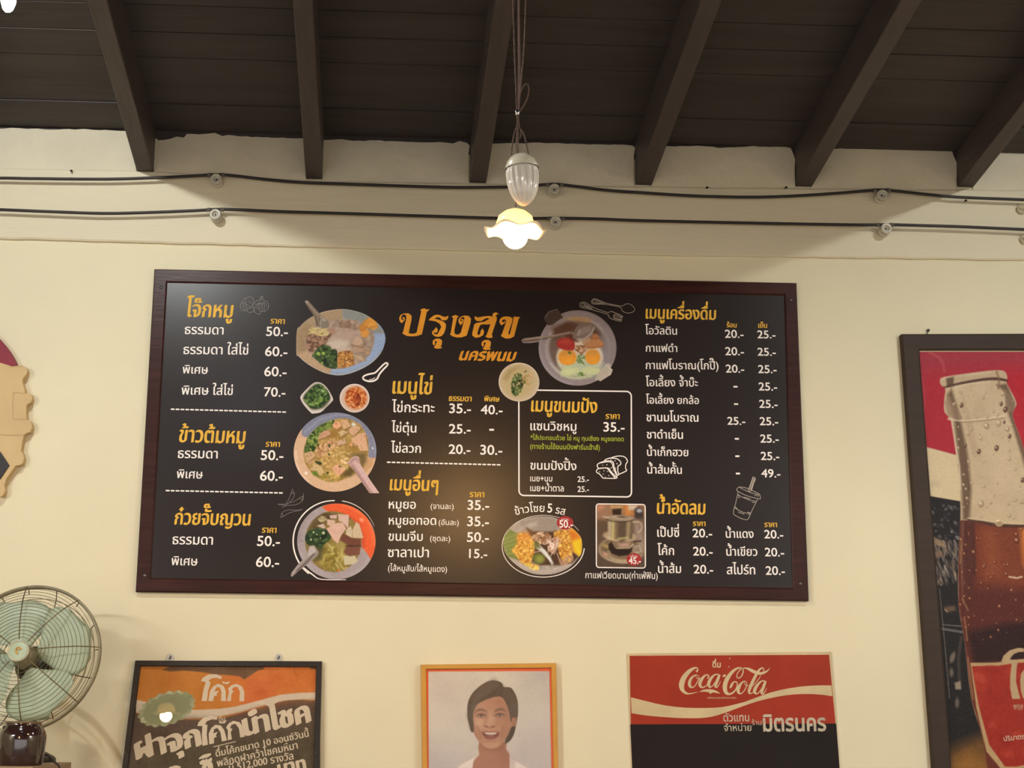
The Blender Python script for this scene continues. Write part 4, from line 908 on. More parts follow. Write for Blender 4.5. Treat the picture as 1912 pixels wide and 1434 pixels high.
I.poly([(370,420),(760,430),(735,700),(640,725),(480,715),(375,660)], (134,116,92), 2.5)
for x, w, c in ((395,40,(190,176,150)),(450,50,(196,180,120)),(500,40,(120,98,72)),(590,130,(84,68,54)),(690,50,(160,138,106)),(735,30,(92,74,58))): I.line([(x,450),(x-6+(.04*(550-x)),690)], w, c, 6, .9)
I.line([(530,705),(660,690)], 26, (206,196,124), 4, .8)
I.ell(560,392,208,44,(150,130,112),.06,3); I.ell(570,378,165,28,(176,156,136),.06,4); I.ell(590,372,70,14,(92,74,62),.06,3); I.line([(300,370),(370,380)], 16, (206,184,160), 3); I.line(arc(560,400,208,46,10,170,12,12), 12, (60,46,38), 2.5, .9)
I.line([(760,448),(850,450),(890,510),(870,580),(830,605)], 20, (190,170,146), 2.5, sm=4); I.line([(770,750),(870,740)], 20, (50,40,36), 3); 
I.fbm(2.5, 3); I.build('drip_coffee_photo', KP, M_pic, menu, label='photo of a metal drip filter on a coffee glass')
outline('photo_outline', rrect(1113, 941.5, 1204.5, 1060, 5, 0.2, 0.6, 1.2), 2.2, M_white_ink)
for cx, cy, rx, ry, sm_, big, x0, x1, yb in ((1055,976.3,15.6,12.6,'ชุดละ','50.-',1044.5,1069.5,985), (1183.8,1044.5,14,11.8,'แก้วละ','45.-',1174.5,1196.5,1052.5)):
    mb = MB(); polypx(mb, KP, [(cx+rx*math.cos(2*PI*k/40), cy+ry*math.sin(2*PI*k/40)) for k in range(40)], lift=0.0012); bd = mb.build('price_badge', M_red_ink, menu)
    text('price', big, KP, x0, yb, x1, yb+0.3, M_white_ink, menu, off=0.018, hs=1.15, lift=0.002)
    text('portion_note', sm_, KP, cx-7, cy-4.2, cx+7, cy-4, M_white_ink, menu, lift=0.002)
# ================================================================== framed advertisement, lower left
M_blkframe = mat('speckled_black_frame', (40,33,29), 0.4, noise=(260,1.0), col2=(33,27,24), spec=0.3)
_nt = M_blkframe.node_tree; _r = [n for n in _nt.nodes if n.type == 'VALTORGB'][0]
_r.color_ramp.elements[0].position = 0.66; _r.color_ramp.elements[0].color = list(srgb((38,31,28)))+[1]; _r.color_ramp.elements[1].position = 0.74; _r.color_ramp.elements[1].color = list(srgb((150,140,128)))+[1]
M_glass = glass_mat('picture_glass', 1.45); M_acrylic = glass_mat('dull_picture_glass', 1.13)
M_paper = mat('worn_off_white_ink', (216,198,172), 0.6, noise=(14,0.93), spec=0.2)
M_print = print_mat('poster_print', 0.5, 0.12)
M_hook = mat('white_plastic_hook', (196,192,186), 0.35)
M_dark = mat('dark_metal', (52,46,42), 0.4, metal=0.7)

LEAN = math.radians(2.2)                 # top rests on the wall, foot stands a little proud
_t = WP.at(425, 1234)
BP = Plane((_t[0], WALL-0.024, _t[2]), (0, -math.cos(LEAN), math.sin(LEAN)))
bo = [(252,1233),(601,1234.5),(590,1690),(196,1690)]; bi = [(262,1243.5),(590,1245.5),(579,1676),(208,1676)]
org = BP.at(425, 1680)
ad = thing('framed_advertisement', (org[0], WALL, org[2]), 'orange and brown Thai drink advertisement behind glass in a speckled black frame, beside the fan', 'framed poster', None)
mb = MB(); frame_mesh(mb, BP, bo, bi, 0.020, 0.004); mb.build('frame', M_blkframe, ad)
mb = MB(); slab(mb, BP, [(256,1238),(596,1240),(584,1684),(201,1684)], -0.013, -0.019); mb.build('backing', mat('poster_backing', (90,72,58), 0.8), ad)
BK = Plane(BP.P0-BP.n*0.012, BP.n)
I = Ink((254,1236,598,1690), (230,1200,4.78), 0.8)
I.img[:] = (100,80,64)
I.poly([(-200,0),(2000,0),(2000,560),(1560,505),(1400,520),(1200,590),(900,670),(700,690),(400,690),(-200,560)], (196,126,58))
I.poly([(1050,0),(2000,0),(2000,560),(1560,480),(1300,540),(1000,600),(900,300)], (206,116,60), 40, .85); I.poly([(1150,330),(1350,300),(1300,520),(1100,560)], (200,100,58), 30, .7)
I.poly([(100,500),(250,545),(420,590),(640,600),(860,590),(1000,570),(1200,520),(1400,465),(1560,448),(1760,443),(1760,515),(1600,505),(1450,515),(1250,560),(1050,620),(900,650),(760,670),(560,678),(300,660),(100,620)], (208,190,168), 1.4)
I.poly([(345,243),(430,205),(1250,205),(1262,235),(1200,250),(1080,328),(1040,300),(960,290),(820,282),(700,262),(560,250),(420,258)], (112,84,62), 1.6)
I.poly([(1660,212),(1760,212),(1740,240),(1670,236)], (130,92,60), 2); I.line([(1532,215),(1525,250),(1540,290),(1570,290)], 5, (140,90,50), 1.3, .7)
I.poly([(100,660),(900,690),(1200,600),(1760,520),(1760,700),(1500,760),(600,900),(100,900)], (94,76,66), 20, .8)
if True:
    sc_pts = lambda f: [(388+f*(262+9*math.sin(18*t))*math.cos(t)*math.cos(-.33)-f*(142+8*math.sin(18*t))*math.sin(t)*math.sin(-.33), 590+f*(262+9*math.sin(18*t))*math.cos(t)*math.sin(-.33)+f*(142+8*math.sin(18*t))*math.sin(t)*math.cos(-.33)) for t in np.linspace(0, 2*PI, 90)[:-1]]
I.poly([(60,950),(900,800),(1750,700),(1800,2600),(0,2600)], (84,78,60), 60, .7); I.fbm(30, 3); I.fbm(5, 2)  # greenish haze of the glass painted over the lower part
I.poly(sc_pts(1.0), (166,164,128), 1.6); I.poly(sc_pts(0.86), (146,148,112), 3); I.poly([(240,640),(300,540),(430,490),(560,470),(620,510),(600,580),(560,620),(440,660),(300,690)], (140,140,106), 8, .8)
I.scat(60, I.mask(sc_pts(0.99))*(1-I.mask(sc_pts(0.84))), [(180,178,148),(140,150,112),(126,138,100)], 10, 26, 1.6, .6)
I.build('print', BK, M_print, ad, 0.0, haze=0.004)
def aff(p0, p1, q0, q1):
    """similarity taking p0->q0 and p1->q1"""
    a = complex(*p0); b = complex(*p1); c = complex(*q0); d = complex(*q1); k = (d-c)/(b-a)
    return lambda p: ((c+(complex(*p)-a)*k).real, (c+(complex(*p)-a)*k).imag)
coke = [[(693,342),(712,312),(760,285),(830,280),(882,305),(872,326),(830,313),(785,320),(762,343),(782,352),(758,430),(748,521),(700,521),(714,430),(736,352)],
 [(760,521),(775,430),(808,386),(850,366),(895,384),(915,430),(918,521),(873,521),(878,440),(862,398),(832,400),(814,436),(856,430),(832,458),(840,470),(812,476),(802,521)],
 [(885,345),(918,354),(955,345),(942,362),(928,373),(905,364),(890,366)],
 [(925,521),(945,438),(935,410),(965,380),(1010,367),(1060,390),(1081,440),(1079,523),(1037,523),(1042,440),(1022,396),(988,396),(968,420),(986,435),(966,460),(962,521)]]
T = (230, 1200, 4.78)
def P(x, y): return (230+x/4.78, 1200+y/4.78)
for q0, q1 in (((700,520),(1078,520)), ((708,920),(1086,835)), ((408,1300),(700,1240))):
    f = aff((700,520), (1078,520), q0, q1); mb = MB()
    for pl_ in coke: polypx(mb, BK, [f(p) for p in pl_], T, 0.0006)
    mb.build('stylised_word', M_paper, ad)
def adt(nm, b, x0, y0, x1, y1, off, hs=1.0): text(nm, b, BK, *P(x0,y0), *P(x1,y1), M_paper, ad, off=0.008, hs=hs, nib=(off, off*0.35, 7) if off > 0.03 else (off*0.8, off*0.3, 4))
adt('slogan', 'ฝาจุก', 128, 1040, 690, 915, 0.058, 0.95); adt('slogan', 'นำโชค', 1092, 828, 1668, 705, 0.062, 1.05)
adt('slogan', 'ดื่ม', 855, 702, 910, 694, 0.02, 1.0); adt('slogan', 'ซิ', 716, 1196, 800, 1178, 0.08, 1.35)
adt('small_print', 'ดื่มโค้กขนาด 10 ออนซ์วันนี้', 830, 1018, 1660, 836, 0.03, 1.0); adt('small_print', 'พลิกดูฝาคว้าโชคมหึมา', 843, 1108, 1560, 944, 0.025, 1.05)
adt('small_print', 'มี 512,000 รางวัล', 950, 1150, 1520, 1040, 0.025, 1.05); adt('slogan', 'บาท', 1395, 1190, 1632, 1140, 0.05, 1.1)
mb = MB(); ribbons(mb, BK, [[(805,930),(1005,882)]], T, 7, 0.0006, smooth=1); mb.build('underline', M_paper, ad)
mb = MB(); slab(mb, BP, [(257,1239),(595,1241),(583,1682),(202,1682)], -0.006, -0.008); mb.build('glass_pane', M_glass, ad)
for x in (318, 520.5):
    p = vplane(WALL-0.004).at(x, 1228); h = thing('picture_hook', p, 'small white oval hook above the %s of the black framed drink advertisement' % ('left half' if x < 400 else 'right half'), 'hook', 'white hooks over the black frame')
    pl_ = vplane(WALL-0.006)
    mb = MB(); mb.prism([pl_.at(x+6.6*math.cos(2*PI*k/24), 1229+9*math.sin(2*PI*k/24)) for k in range(24)], (0,0.0055,0)); o = mb.build('base', M_hook, h); bevel(o, 0.0015)
    mb = MB(); mb.tube([pl_.at(x-1,1224.5,0.002), pl_.at(x+1.5,1226,0.006), pl_.at(x+1,1229,0.008), pl_.at(x-1.5,1230.5,0.006), pl_.at(x-2,1227.5,0.004)], 0.0016, 6); mb.build('nail', M_dark, h, True)

# ================================================================== framed portrait
M_goldfr = mat('mustard_gold_frame', (204,148,58), 0.42, noise=(9,0.88,(1,1,1)), spec=0.4)
M_mat = mat('orange_mount', (240,106,54), 0.6)
PP_ = vplane(WALL-0.026)
po = [(785.5,1241),(1038.5,1238),(1046,1590),(790,1590)]; pi_ = [(795.5,1249.5),(1029.5,1247),(1036.5,1581),(799.5,1581)]
org = PP_.at(917, 1590)
por = thing('framed_portrait', (org[0], WALL, org[2]), 'portrait photo of a laughing person with short dark hair in a mustard gold frame', 'framed photo')
mb = MB(); frame_mesh(mb, PP_, po, pi_, 0.025, 0.003); mb.build('frame', M_goldfr, por)
PB2 = vplane(WALL-0.014)
mb = MB(); slab(mb, PB2, [(790,1244),(1034,1241.5),(1042,1586),(795,1586)], 0.0, -0.012); mb.build('mount', M_mat, por)
I = Ink((799.6,1253.2,1033.5,1577), (760,1220,6.168), 1.0)
I.edge([(246,208),(1640,203),(1664,1330),(1680,2202),(252,2202)])
I.img[:] = (206,196,180)
gy = np.clip((I.v-300)/1100, 0, 1)[:,None,None]; I.img = I.img*(1-gy*.45)+np.array((190,180,182))*gy*.45
I.poly([(1150,1500),(1500,1050),(1800,900),(1800,1500)], (182,170,174), 260, .8); I.ell(300,1300,300,220,(178,168,172),0,60,.6); I.ell(420,400,260,200,(194,178,168),0,60,.5); I.ell(1560,260,200,160,(176,166,164),0,50,.6)
I.fbm(30, 1.6)
hair = (100,84,70); hd = (84,70,58)
I.poly([(560,1335),(640,1270),(760,1210),(840,1180),(1120,1180),(1200,1210),(1330,1290),(1420,1340),(1500,1800),(1560,2300),(400,2300),(460,1800)], (224,212,204), 2.5)
I.poly([(750,1330),(770,1220),(830,1150),(835,1020),(1130,1020),(1135,1100),(1190,1180),(1185,1290),(1170,1400),(980,1480),(800,1420)], (166,120,98), 2, sm=2)
I.poly([(840,1020),(1130,1010),(1130,1120),(1000,1140),(870,1110)], (148,102,82), 10, .8); I.poly([(1040,1060),(1150,1130),(1190,1200),(1180,1330),(1080,1250)], (152,104,86), 12, .6)
# back of the hair, face, ear
I.poly([(700,740),(696,600),(740,480),(830,385),(940,320),(1010,312),(1080,335),(1115,390),(1190,395),(1230,440),(1262,510),(1276,600),(1272,740),(1235,920),(1190,1000),(1140,1035),(1130,980),(1180,820),(900,700),(760,910),(720,830)], hair, 1.6, sm=4)
I.poly([(1205,740),(1250,735),(1258,790),(1240,860),(1205,890),(1180,850)], (166,120,98), 2, sm=3); I.line([(1215,770),(1235,790),(1215,850)], 8, (134,92,74), 2.5, .7)
face = [(762,640),(830,560),(960,515),(1080,500),(1150,560),(1190,680),(1195,830),(1170,920),(1120,1000),(1060,1070),(990,1098),(920,1090),(850,1040),(790,960),(752,860),(750,740)]
I.poly(face, (178,134,110), 1.8, sm=4); mf = I.mask(face, 2, 4)
I.poly([(870,540),(1090,500),(1140,580),(1100,640),(880,640)], (176,128,104), 14, .8, mf); I.poly([(1060,560),(1190,640),(1200,900),(1110,1020),(1080,800)], (160,114,92), 26, .75, mf)
I.ell(835,800,70,60,(198,160,134),.2,14,.8,mf); I.ell(955,770,42,75,(196,158,132),.15,12,.8,mf); I.ell(1085,830,60,50,(178,132,108),0,14,.7,mf); I.ell(980,1055,80,34,(190,148,122),0,12,.8,mf); I.poly([(750,740),(790,900),(860,1040),(800,1000),(740,860)], (160,116,94), 12, .7, mf); I.ell(960,850,60,26,(192,148,122),0,8,.7,mf)
I.ell(860,590,70,34,(184,140,116),-.3,12,.6,mf)
# brows, eyes, nose
I.line([(788,680,10),(815,655,22),(860,648,22),(915,672,12)], 16, (122,96,78), 2.4, .9, sm=4); I.line([(1010,668,14),(1055,645,24),(1100,645,20),(1135,668,10)], 16, (118,92,74), 2.4, .9, sm=4)
for cx, cy, s in ((856,717,1),(1066,713,1.05)):
    I.ell(cx,cy-6,58*s,26,(146,106,86),0,5,.7,mf); I.ell(cx,cy,44*s,13,(172,144,126),.03,2); I.ell(cx+2,cy-1,14,12,(78,60,50),0,2); I.line([(cx-48*s,cy+6,6),(cx-20,cy-12,10),(cx+20,cy-13,10),(cx+50*s,cy+2,6)], 8, (72,54,44), 1.8, .95, sm=4); I.line([(cx-36,cy+18),(cx+10,cy+24),(cx+44,cy+14)], 6, (142,102,82), 2.5, .6); I.ell(cx+6,cy-5,4,4,(214,204,196),0,1)
I.line([(915,690),(905,760),(893,815)], 12, (160,116,94), 6, .6, mf); I.line([(880,835,8),(905,846,12),(960,858,8),(1000,846,12),(1018,830,6)], 9, (134,92,72), 3, .8, sm=4); I.ell(918,838,14,7,(104,70,56),.2,2.5,.8); I.ell(985,842,14,7,(104,70,56),-.2,2.5,.8); I.poly([(900,740),(930,700),(940,780),(900,820)], (170,126,102), 10, .5)
# laughing mouth
I.line([(812,845),(835,905),(850,960)], 9, (150,104,84), 7, .6, mf); I.line([(1110,850),(1095,920),(1075,960)], 9, (142,98,80), 7, .6, mf)
I.poly([(858,912),(900,897),(960,902),(1010,898),(1068,910),(1050,955),(1010,985),(960,995),(910,985),(880,955)], (146,92,80), 2, sm=3); I.poly([(880,918),(960,914),(1050,918),(1030,955),(990,968),(930,968),(895,948)], (116,70,62), 1.8, sm=3); I.poly([(890,914),(920,909),(965,912),(1010,909),(1036,915),(1010,934),(960,939),(915,932)], (204,186,174), 1.8, sm=2); I.ell(965,955,44,13,(150,104,92),0,3); I.line([(900,1010),(960,1022),(1020,1008)], 8, (146,98,80), 5, .6)
# fringe falls to both sides of the parting
I.poly([(700,740),(698,600),(740,480),(830,385),(940,320),(1015,312),(1085,340),(1110,395),(1090,470),(1000,500),(880,545),(810,590),(775,650),(760,740),(770,830),(765,905),(720,820)], hair, 1.8, sm=4)
I.poly([(1085,400),(1130,388),(1195,398),(1230,440),(1262,510),(1277,600),(1272,735),(1215,740),(1195,800),(1180,700),(1150,600),(1110,520),(1065,480)], hair, 1.8, sm=4)
I.poly([(1195,860),(1245,840),(1230,925),(1190,1000),(1140,1035),(1128,1030),(1170,950)], hd, 2, sm=3)
I.line([(1000,320),(860,420),(760,560),(725,720)], 40, (118,102,88), 14, .6); I.line([(1040,350),(930,440),(820,500),(750,620)], 26, (120,104,90), 10, .5); I.line([(1120,400),(1200,470),(1240,600)], 26, (112,96,82), 10, .5); I.line([(1090,360),(1040,440),(930,500),(850,540)], 22, (88,73,60), 7, .6); I.line([(735,560),(712,720),(735,860)], 22, (80,66,54), 7, .6); I.line([(1105,400),(1085,440),(1075,490)], 8, (76,62,50), 3, .8)
for k in range(26):
    t = k/25; I.line([(1020-40*t,318+30*t),(860-60*t+60*(k%3),400+70*t),(740+40*t,600+20*t)], 4, (124,108,94) if k % 2 else (86,72,60), 1.4, .35)
# collar, shirt folds
I.line([(745,1335),(760,1235),(825,1165)], 12, (222,210,206), 3, .9); I.line([(1190,1185),(1192,1290),(1172,1400)], 12, (222,210,206), 3, .9); I.poly([(1190,1180),(1260,1220),(1240,1340),(1185,1340)], (186,170,170), 8, .6); I.fbm(3, 1.6)
PK = vplane(WALL-0.0148); I.build('photo_print', PK, M_print, por, 0.0, haze=0.0)  # pale haze of the glass is kept in the print's colours
mb = MB(); slab(mb, PP_, [(791,1245),(1033,1242.5),(1041,1585),(796,1585)], -0.004, -0.006); mb.build('glass_pane', M_acrylic, por)

# ================================================================== red and black metal sign
M_red = mat('faded_red_enamel', (158,48,26), 0.5, noise=(6,0.86), spec=0.2)
M_signblk = mat('black_board_paint', (29,20,17), 0.6, noise=(5,0.8), spec=0.2)
M_cream = mat('yellowed_cream_enamel', (206,184,142), 0.5, noise=(10,0.85), spec=0.4)
M_brush = mat('brushed_white_paint', (200,186,164), 0.6, noise=(40,0.7), spec=0.2)
SP = vplane(WALL-0.006)
org = SP.at(1375, 1560)
sg = thing('metal_sign', (org[0], WALL, org[2]), 'red and black metal sign with a white cola script and a white wave across it', 'sign')
mb = MB(); slab(mb, SP, [(1172,1220.5),(1551.5,1217.5),(1577,1560),(1186,1560)], -0.0005, -0.006); o = mb.build('plate', M_cream, sg); bevel(o, 0.001, 1)
def ink(nm, pts, M, lift, T=(0,0,1), label=None):
    mb = MB(); polypx(mb, SP, pts, T, lift); return mb.build(nm, M, sg)
ink('red_field', [(1175.5,1224.5),(1548,1222.5),(1560,1351),(1178,1352.5)], M_red, 0.0002)
ink('black_field', [(1176.8,1352.5),(1561.3,1351),(1577,1559.5),(1186,1559.5)], M_signblk, 0.0002)
T = (1150, 1200, 4.345)
ink('wave', [(122,443),(180,458),(250,475),(320,493),(400,509),(480,520),(560,527),(640,530),(720,530),(800,528),(860,523),(920,512),(970,500),(1040,482),(1100,460),(1180,430),(1250,406),(1330,385),(1400,371),(1500,356),(1600,348),(1680,346),(1748,347),(1757,435),(1680,423),(1600,417),(1520,416),(1440,420),(1370,428),(1300,440),(1220,457),(1150,475),(1080,498),(1000,526),(940,549),(880,570),(830,587),(780,600),(730,608),(680,612),(610,613),(540,612),(470,609),(400,604),(320,598),(250,591),(180,581),(127,572)], M_cream, 0.0005, T)
T = (1230, 1210, 7.967)
mb = MB()
ribbons(mb, SP, [
 [(556,352,34),(574,335,24),(580,312,18),(565,294,18),(530,298,30),(480,325,48),(420,380,64),(370,450,76),(342,530,80),(342,590,70),(362,635,50),(405,670,34),(450,680,20),(510,670,13),(578,653,6)],
 [(592,418,8),(560,402,14),(520,415,22),(478,458,38),(458,515,46),(462,560,44),(488,585,24),(530,572,14),(575,505,16),(598,450,12),(592,418,8)],
 [(548,408,8),(560,440,10),(595,460,10),(630,445,8)],
 [(722,458,8),(738,432,24),(740,408,18),(710,397,18),(665,430,36),(625,490,46),(612,545,46),(632,580,30),(670,582,18),(710,555,12),(745,520,8)],
 [(890,395,16),(845,393,20),(795,430,34),(755,490,46),(742,545,46),(760,580,26),(795,568,14),(840,510,14),(885,430,14)],
 [(905,395,30),(885,450,40),(858,520,40),(842,565,34),(862,583,20),(892,550,12),(920,490,6)],
 [(1056,602,6),(1075,570,34),(1095,530,30),(1125,502,18),(1158,508,16),(1170,545,18),(1150,610,20),(1105,662,24),(1050,685,30),(1005,665,50),(985,610,62),(988,540,66),(1015,465,62),(1060,395,52),(1110,340,42),(1165,304,30),(1215,296,22),(1250,315,18),(1255,355,18),(1235,410,18),(1200,445,16),(1168,440,14),(1163,400,14),(1185,355,14),(1225,315,14),(1270,300,16)],
 [(1250,300,8),(1300,300,22),(1350,318,40),(1400,345,48),(1450,365,46),(1500,378,40),(1550,372,36),(1595,352,26),(1630,325,14),(1655,292,3)],
 [(1303,502,10),(1268,495,16),(1225,530,32),(1190,590,46),(1182,645,44),(1205,678,24),(1245,665,14),(1285,610,14),(1310,550,14),(1303,502,10)],
 [(1275,500,8),(1285,545,10),(1320,562,10),(1360,545,7)],
 [(1555,350,10),(1563,318,14),(1545,295,16),(1505,315,26),(1455,385,40),(1405,485,46),(1362,580,46),(1342,645,38),(1356,675,22),(1390,668,12),(1420,635,6)],
 [(1520,405,6),(1490,455,12),(1440,520,10),(1395,570,6)],
 [(1575,490,16),(1530,492,20),(1480,535,36),(1437,600,48),(1425,650,44),(1448,680,24),(1485,665,14),(1530,605,14),(1572,525,14)],
 [(1590,490,30),(1570,545,40),(1545,615,40),(1530,665,34),(1550,683,20),(1580,650,12),(1608,592,5)]], T, 10, 0.0007, smooth=5)
polypx(mb, SP, [(597,655),(650,625),(700,614),(740,612),(790,615),(830,625),(880,650),(918,680),(860,668),(820,661),(795,663),(768,684),(745,658),(690,648),(640,650)], T, 0.0007)
polypx(mb, SP, [(968,392),(1003,396),(985,431),(945,426)], T, 0.0007)
mb.build('script_lettering', M_cream, sg)
def sgt(b, x0, y0, x1, y1, off, hs=1.0, M=None): text('painted_word', b, SP, x0, y0, x1, y1, M or M_brush, sg, off=off, hs=hs, lift=0.0008)
text('printed_word', 'ดื่ม', SP, 1330.5, 1246, 1345.5, 1246, M_cream, sg, off=0.03, hs=1.1, lift=0.0007)
text('small_print', 'เครื่องหมายการค้าจดทะเบียน', SP, 1321, 1304.5, 1374.5, 1304.5, M_cream, sg, lift=0.0007)
sgt('ตัวแทน', 1351, 1347, 1399, 1346.5, 0.012, 1.15); sgt('จำหน่าย', 1352, 1365, 1403, 1364.5, 0.012, 1.0); sgt('ร้าน', 1404, 1354, 1422, 1353.5, 0.0, 1.0); sgt('มิตรนคร', 1426, 1365, 1542, 1364.3, 0.025, 1.18)
mb = MB()
for x, y in ((1362.5,1229.5),(1361,1245)): mb.lathe([(0,0.0012),(0.0018,0.001),(0.0022,0)], rot_to((0,-1,0), SP.at(x,y)), 10)
mb.build('nail_head', M_hook, sg, True)

# ================================================================== tall framed poster of a bottle, right
M_dkframe = mat('flat_dark_brown_frame', (58,45,37), 0.55, noise=(6,0.85,(1,1,6)), spec=0.2)
QP = vplane(WALL-0.030)
qa = QP.at(1683.5, 623.5); qb = QP.at(1743, 1434); dv = (qb-qa)/np.linalg.norm(qb-qa); hv = np.cross(dv, QP.n); hv = hv if hv[0] > 0 else -hv
qr = QP.at(1912, 622.8)-qa; qr /= np.linalg.norm(qr)
def topx(P):
    d = P-CAMLOC; z = d@FW; return (956+F*(d@RT)/z, 717-F*(d@UP)/z)
Hh, Ww, fw = 1.75, 0.84, 0.064
oc = [qa, qa+qr*Ww, qa+qr*Ww+dv*Hh, qa+dv*Hh]; ic = [qa+qr*fw+dv*fw*.97, qa+qr*(Ww-fw)+dv*fw, qa+qr*(Ww-fw)+dv*(Hh-fw), qa+qr*fw*1.02+dv*(Hh-fw)]
bt = thing('framed_poster', (oc[3][0], WALL, oc[3][2]), 'tall tilted poster of a wet glass cola bottle in a flat dark brown frame', 'framed poster')
mb = MB(); frame_mesh(mb, QP, [topx(p) for p in oc], [topx(p) for p in ic], 0.029, 0.003); mb.build('frame', M_dkframe, bt)
mb = MB(); mb.prism([p+(c-p)*0.02+np.array((0,0.014,0)) for p, c in zip([oc[0]*.4+ic[0]*.6, oc[1]*.4+ic[1]*.6, oc[2]*.4+ic[2]*.6, oc[3]*.4+ic[3]*.6], [sum(oc)/4]*4)], (0,0.012,0)); mb.build('backing', mat('pale_backing', (206,190,160), 0.8), bt)
QK = vplane(WALL-0.0166)
bl, br = topx(ic[3]), topx(ic[1])
I = Ink((1706,648,2010,1560), (1660,600,3.187), 0.9)
tl = (1660, 600, 3.187)
def cr(p): return ((p[0]-1660)*3.187, (p[1]-600)*3.187)
c0, c3 = cr(topx(ic[0])), cr(topx(ic[3]))
dxy = ((c3[0]-c0[0])/(c3[1]-c0[1]))
I.edge([(c0[0]-6, c0[1]+12), (1115, c0[1]+12), (1115, 3055), (c0[0]-6+dxy*(3055-c0[1]), 3055)])
I.img[:] = (34,30,30)
I.poly([(100,160),(1200,160),(1200,1100),(420,800),(200,745)], (164,40,54), 2); I.poly([(100,170),(800,160),(1200,200),(1200,300),(600,270),(180,300)], (150,60,72), 40, .7); I.poly([(700,290),(1200,300),(1200,900),(760,700)], (176,34,46), 40, .6)
I.line([(240,185),(300,215),(320,250),(330,300)], 10, (190,100,104), 5, .6); I.line([(200,330),(215,480),(205,560)], 7, (180,90,96), 4, .5)
I.poly([(200,742),(420,800),(430,1072),(200,1032)], (206,186,152), 2); I.poly([(240,945),(300,940),(310,985),(250,990)], (186,168,140), 6, .6)
I.poly([(1000,800),(1200,860),(1200,1200),(1000,1200)], (206,186,152), 2)
# crates of ice and bottles behind
I.scat(130, I.mask([(255,1300),(420,1300),(420,1560),(280,1580)]), [(92,84,80),(130,122,116),(60,50,48),(150,130,110),(44,38,38)], 6, 18, 5, .6, rot=1.3); I.poly([(262,1280),(330,1310),(340,1345),(270,1330)], (150,122,98), 4, .8); I.poly([(270,1375),(320,1365),(320,1400),(275,1410)], (130,104,84), 4, .8); I.poly([(330,1700),(390,1690),(400,1720),(340,1730)], (110,86,68), 5, .8)
I.line([(318,1805),(440,1815)], 6, (104,98,92), 1.5); I.line([(318,1830),(440,1850)], 14, (96,90,86), 2); I.line([(300,1590),(330,1900),(360,2240)], 5, (120,112,104), 1.5, .8); I.line([(430,1880),(412,2000),(420,2160)], 16, (70,62,58), 4, .8); I.ell(378,2000,14,34,(128,116,104),.3,3,.8); I.ell(372,2090,12,26,(116,106,96),0,3,.8); I.poly([(390,2150),(425,2140),(430,2190),(395,2190)], (150,136,118), 3, .9); I.ell(405,2270,12,30,(110,100,92),0,3,.8)
I.scat(60, I.mask([(250,1080),(420,1100),(420,1300),(255,1290)]), [(40,44,50),(60,58,60),(120,116,112)], 4, 12, 1.6, .6)
I.poly([(330,2560),(700,2400),(760,3100),(300,3100)], (112,76,38), 30, .9); I.poly([(360,2640),(480,2560),(620,2640),(520,2760)], (146,100,48), 26, .8)
# the bottle
gl = [(303,350),(330,330),(500,305),(640,290),(690,300),(704,335),(700,365),(745,450),(758,500),(735,560),(790,720),(830,870),(900,1050),(960,1250),(1000,1500),(1010,1800),(980,2100),(960,2400),(970,3100),(640,3100),(590,2700),(560,2480),(490,2250),(450,1900),(415,1700),(412,1440),(425,1180),(420,1000),(400,800),(372,600),(330,540),(328,470),(335,400),(310,380)]
I.poly(gl, (192,170,140), 2, sm=3); mG = I.mask(gl, 2, 3)
I.fbm(40, 4, mG)
I.poly([(372,400),(420,560),(470,800),(490,1000),(480,1180),(440,1180),(430,950),(405,740),(385,560),(345,440)], (94,73,57), 7, .9, mG); I.poly([(430,420),(470,700),(500,820),(540,800),(520,700),(480,560)], (170,146,118), 8, .5, mG)
I.poly([(640,380),(690,420),(700,520),(740,640),(790,800),(830,960),(860,940),(800,740),(740,560),(750,490),(700,370)], (98,76,60), 6, .9, mG); I.poly([(690,400),(745,470),(735,540),(700,540)], (140,116,96), 5, .7, mG)
I.poly([(303,350),(690,295),(704,340),(640,350),(520,350),(400,380),(320,395)], (186,162,134), 2.5, .9, mG); I.poly([(340,340),(385,330),(385,385),(345,395)], (92,72,58), 4, .9, mG); I.line([(330,392,8),(430,368,14),(560,346,16),(640,342,18),(700,352,14)], 14, (78,52,46), 2.2, .95, sm=4); I.line([(390,395),(480,370),(600,362)], 5, (214,194,166), 1.6, .8)
I.line([(355,580,16),(440,592,10),(560,580,10),(690,560,10)], 10, (214,196,170), 2, .8, sm=4); I.line([(430,600),(560,592),(690,576)], 5, (126,96,78), 1.6, .7); I.poly([(330,480),(350,560),(400,590),(440,580),(390,500),(360,430)], (146,120,98), 5, .7, mG); I.line([(640,300),(655,345),(650,400)], 12, (124,98,78), 3, .7)
I.line([(425,1000),(418,860),(398,760),(372,600)], 7, (220,202,176), 2, .7)
cola = [(425,1185),(470,1185),(640,1212),(820,1212),(1020,1200),(1040,1800),(960,2400),(970,3100),(640,3100),(590,2700),(560,2480),(490,2250),(450,1900),(415,1700),(412,1440)]
I.poly(cola, (98,46,34), 2); mC = I.mask(cola, 2)
I.poly([(500,1220),(1020,1220),(1020,1560),(760,1600),(520,1520)], (120,58,36), 22, .9, mC); I.poly([(780,1230),(830,1240),(860,1420),(840,1540),(800,1440)], (206,126,48), 12, .9, mC); I.poly([(560,1230),(640,1230),(660,1500),(580,1540)], (132,70,42), 20, .8, mC)
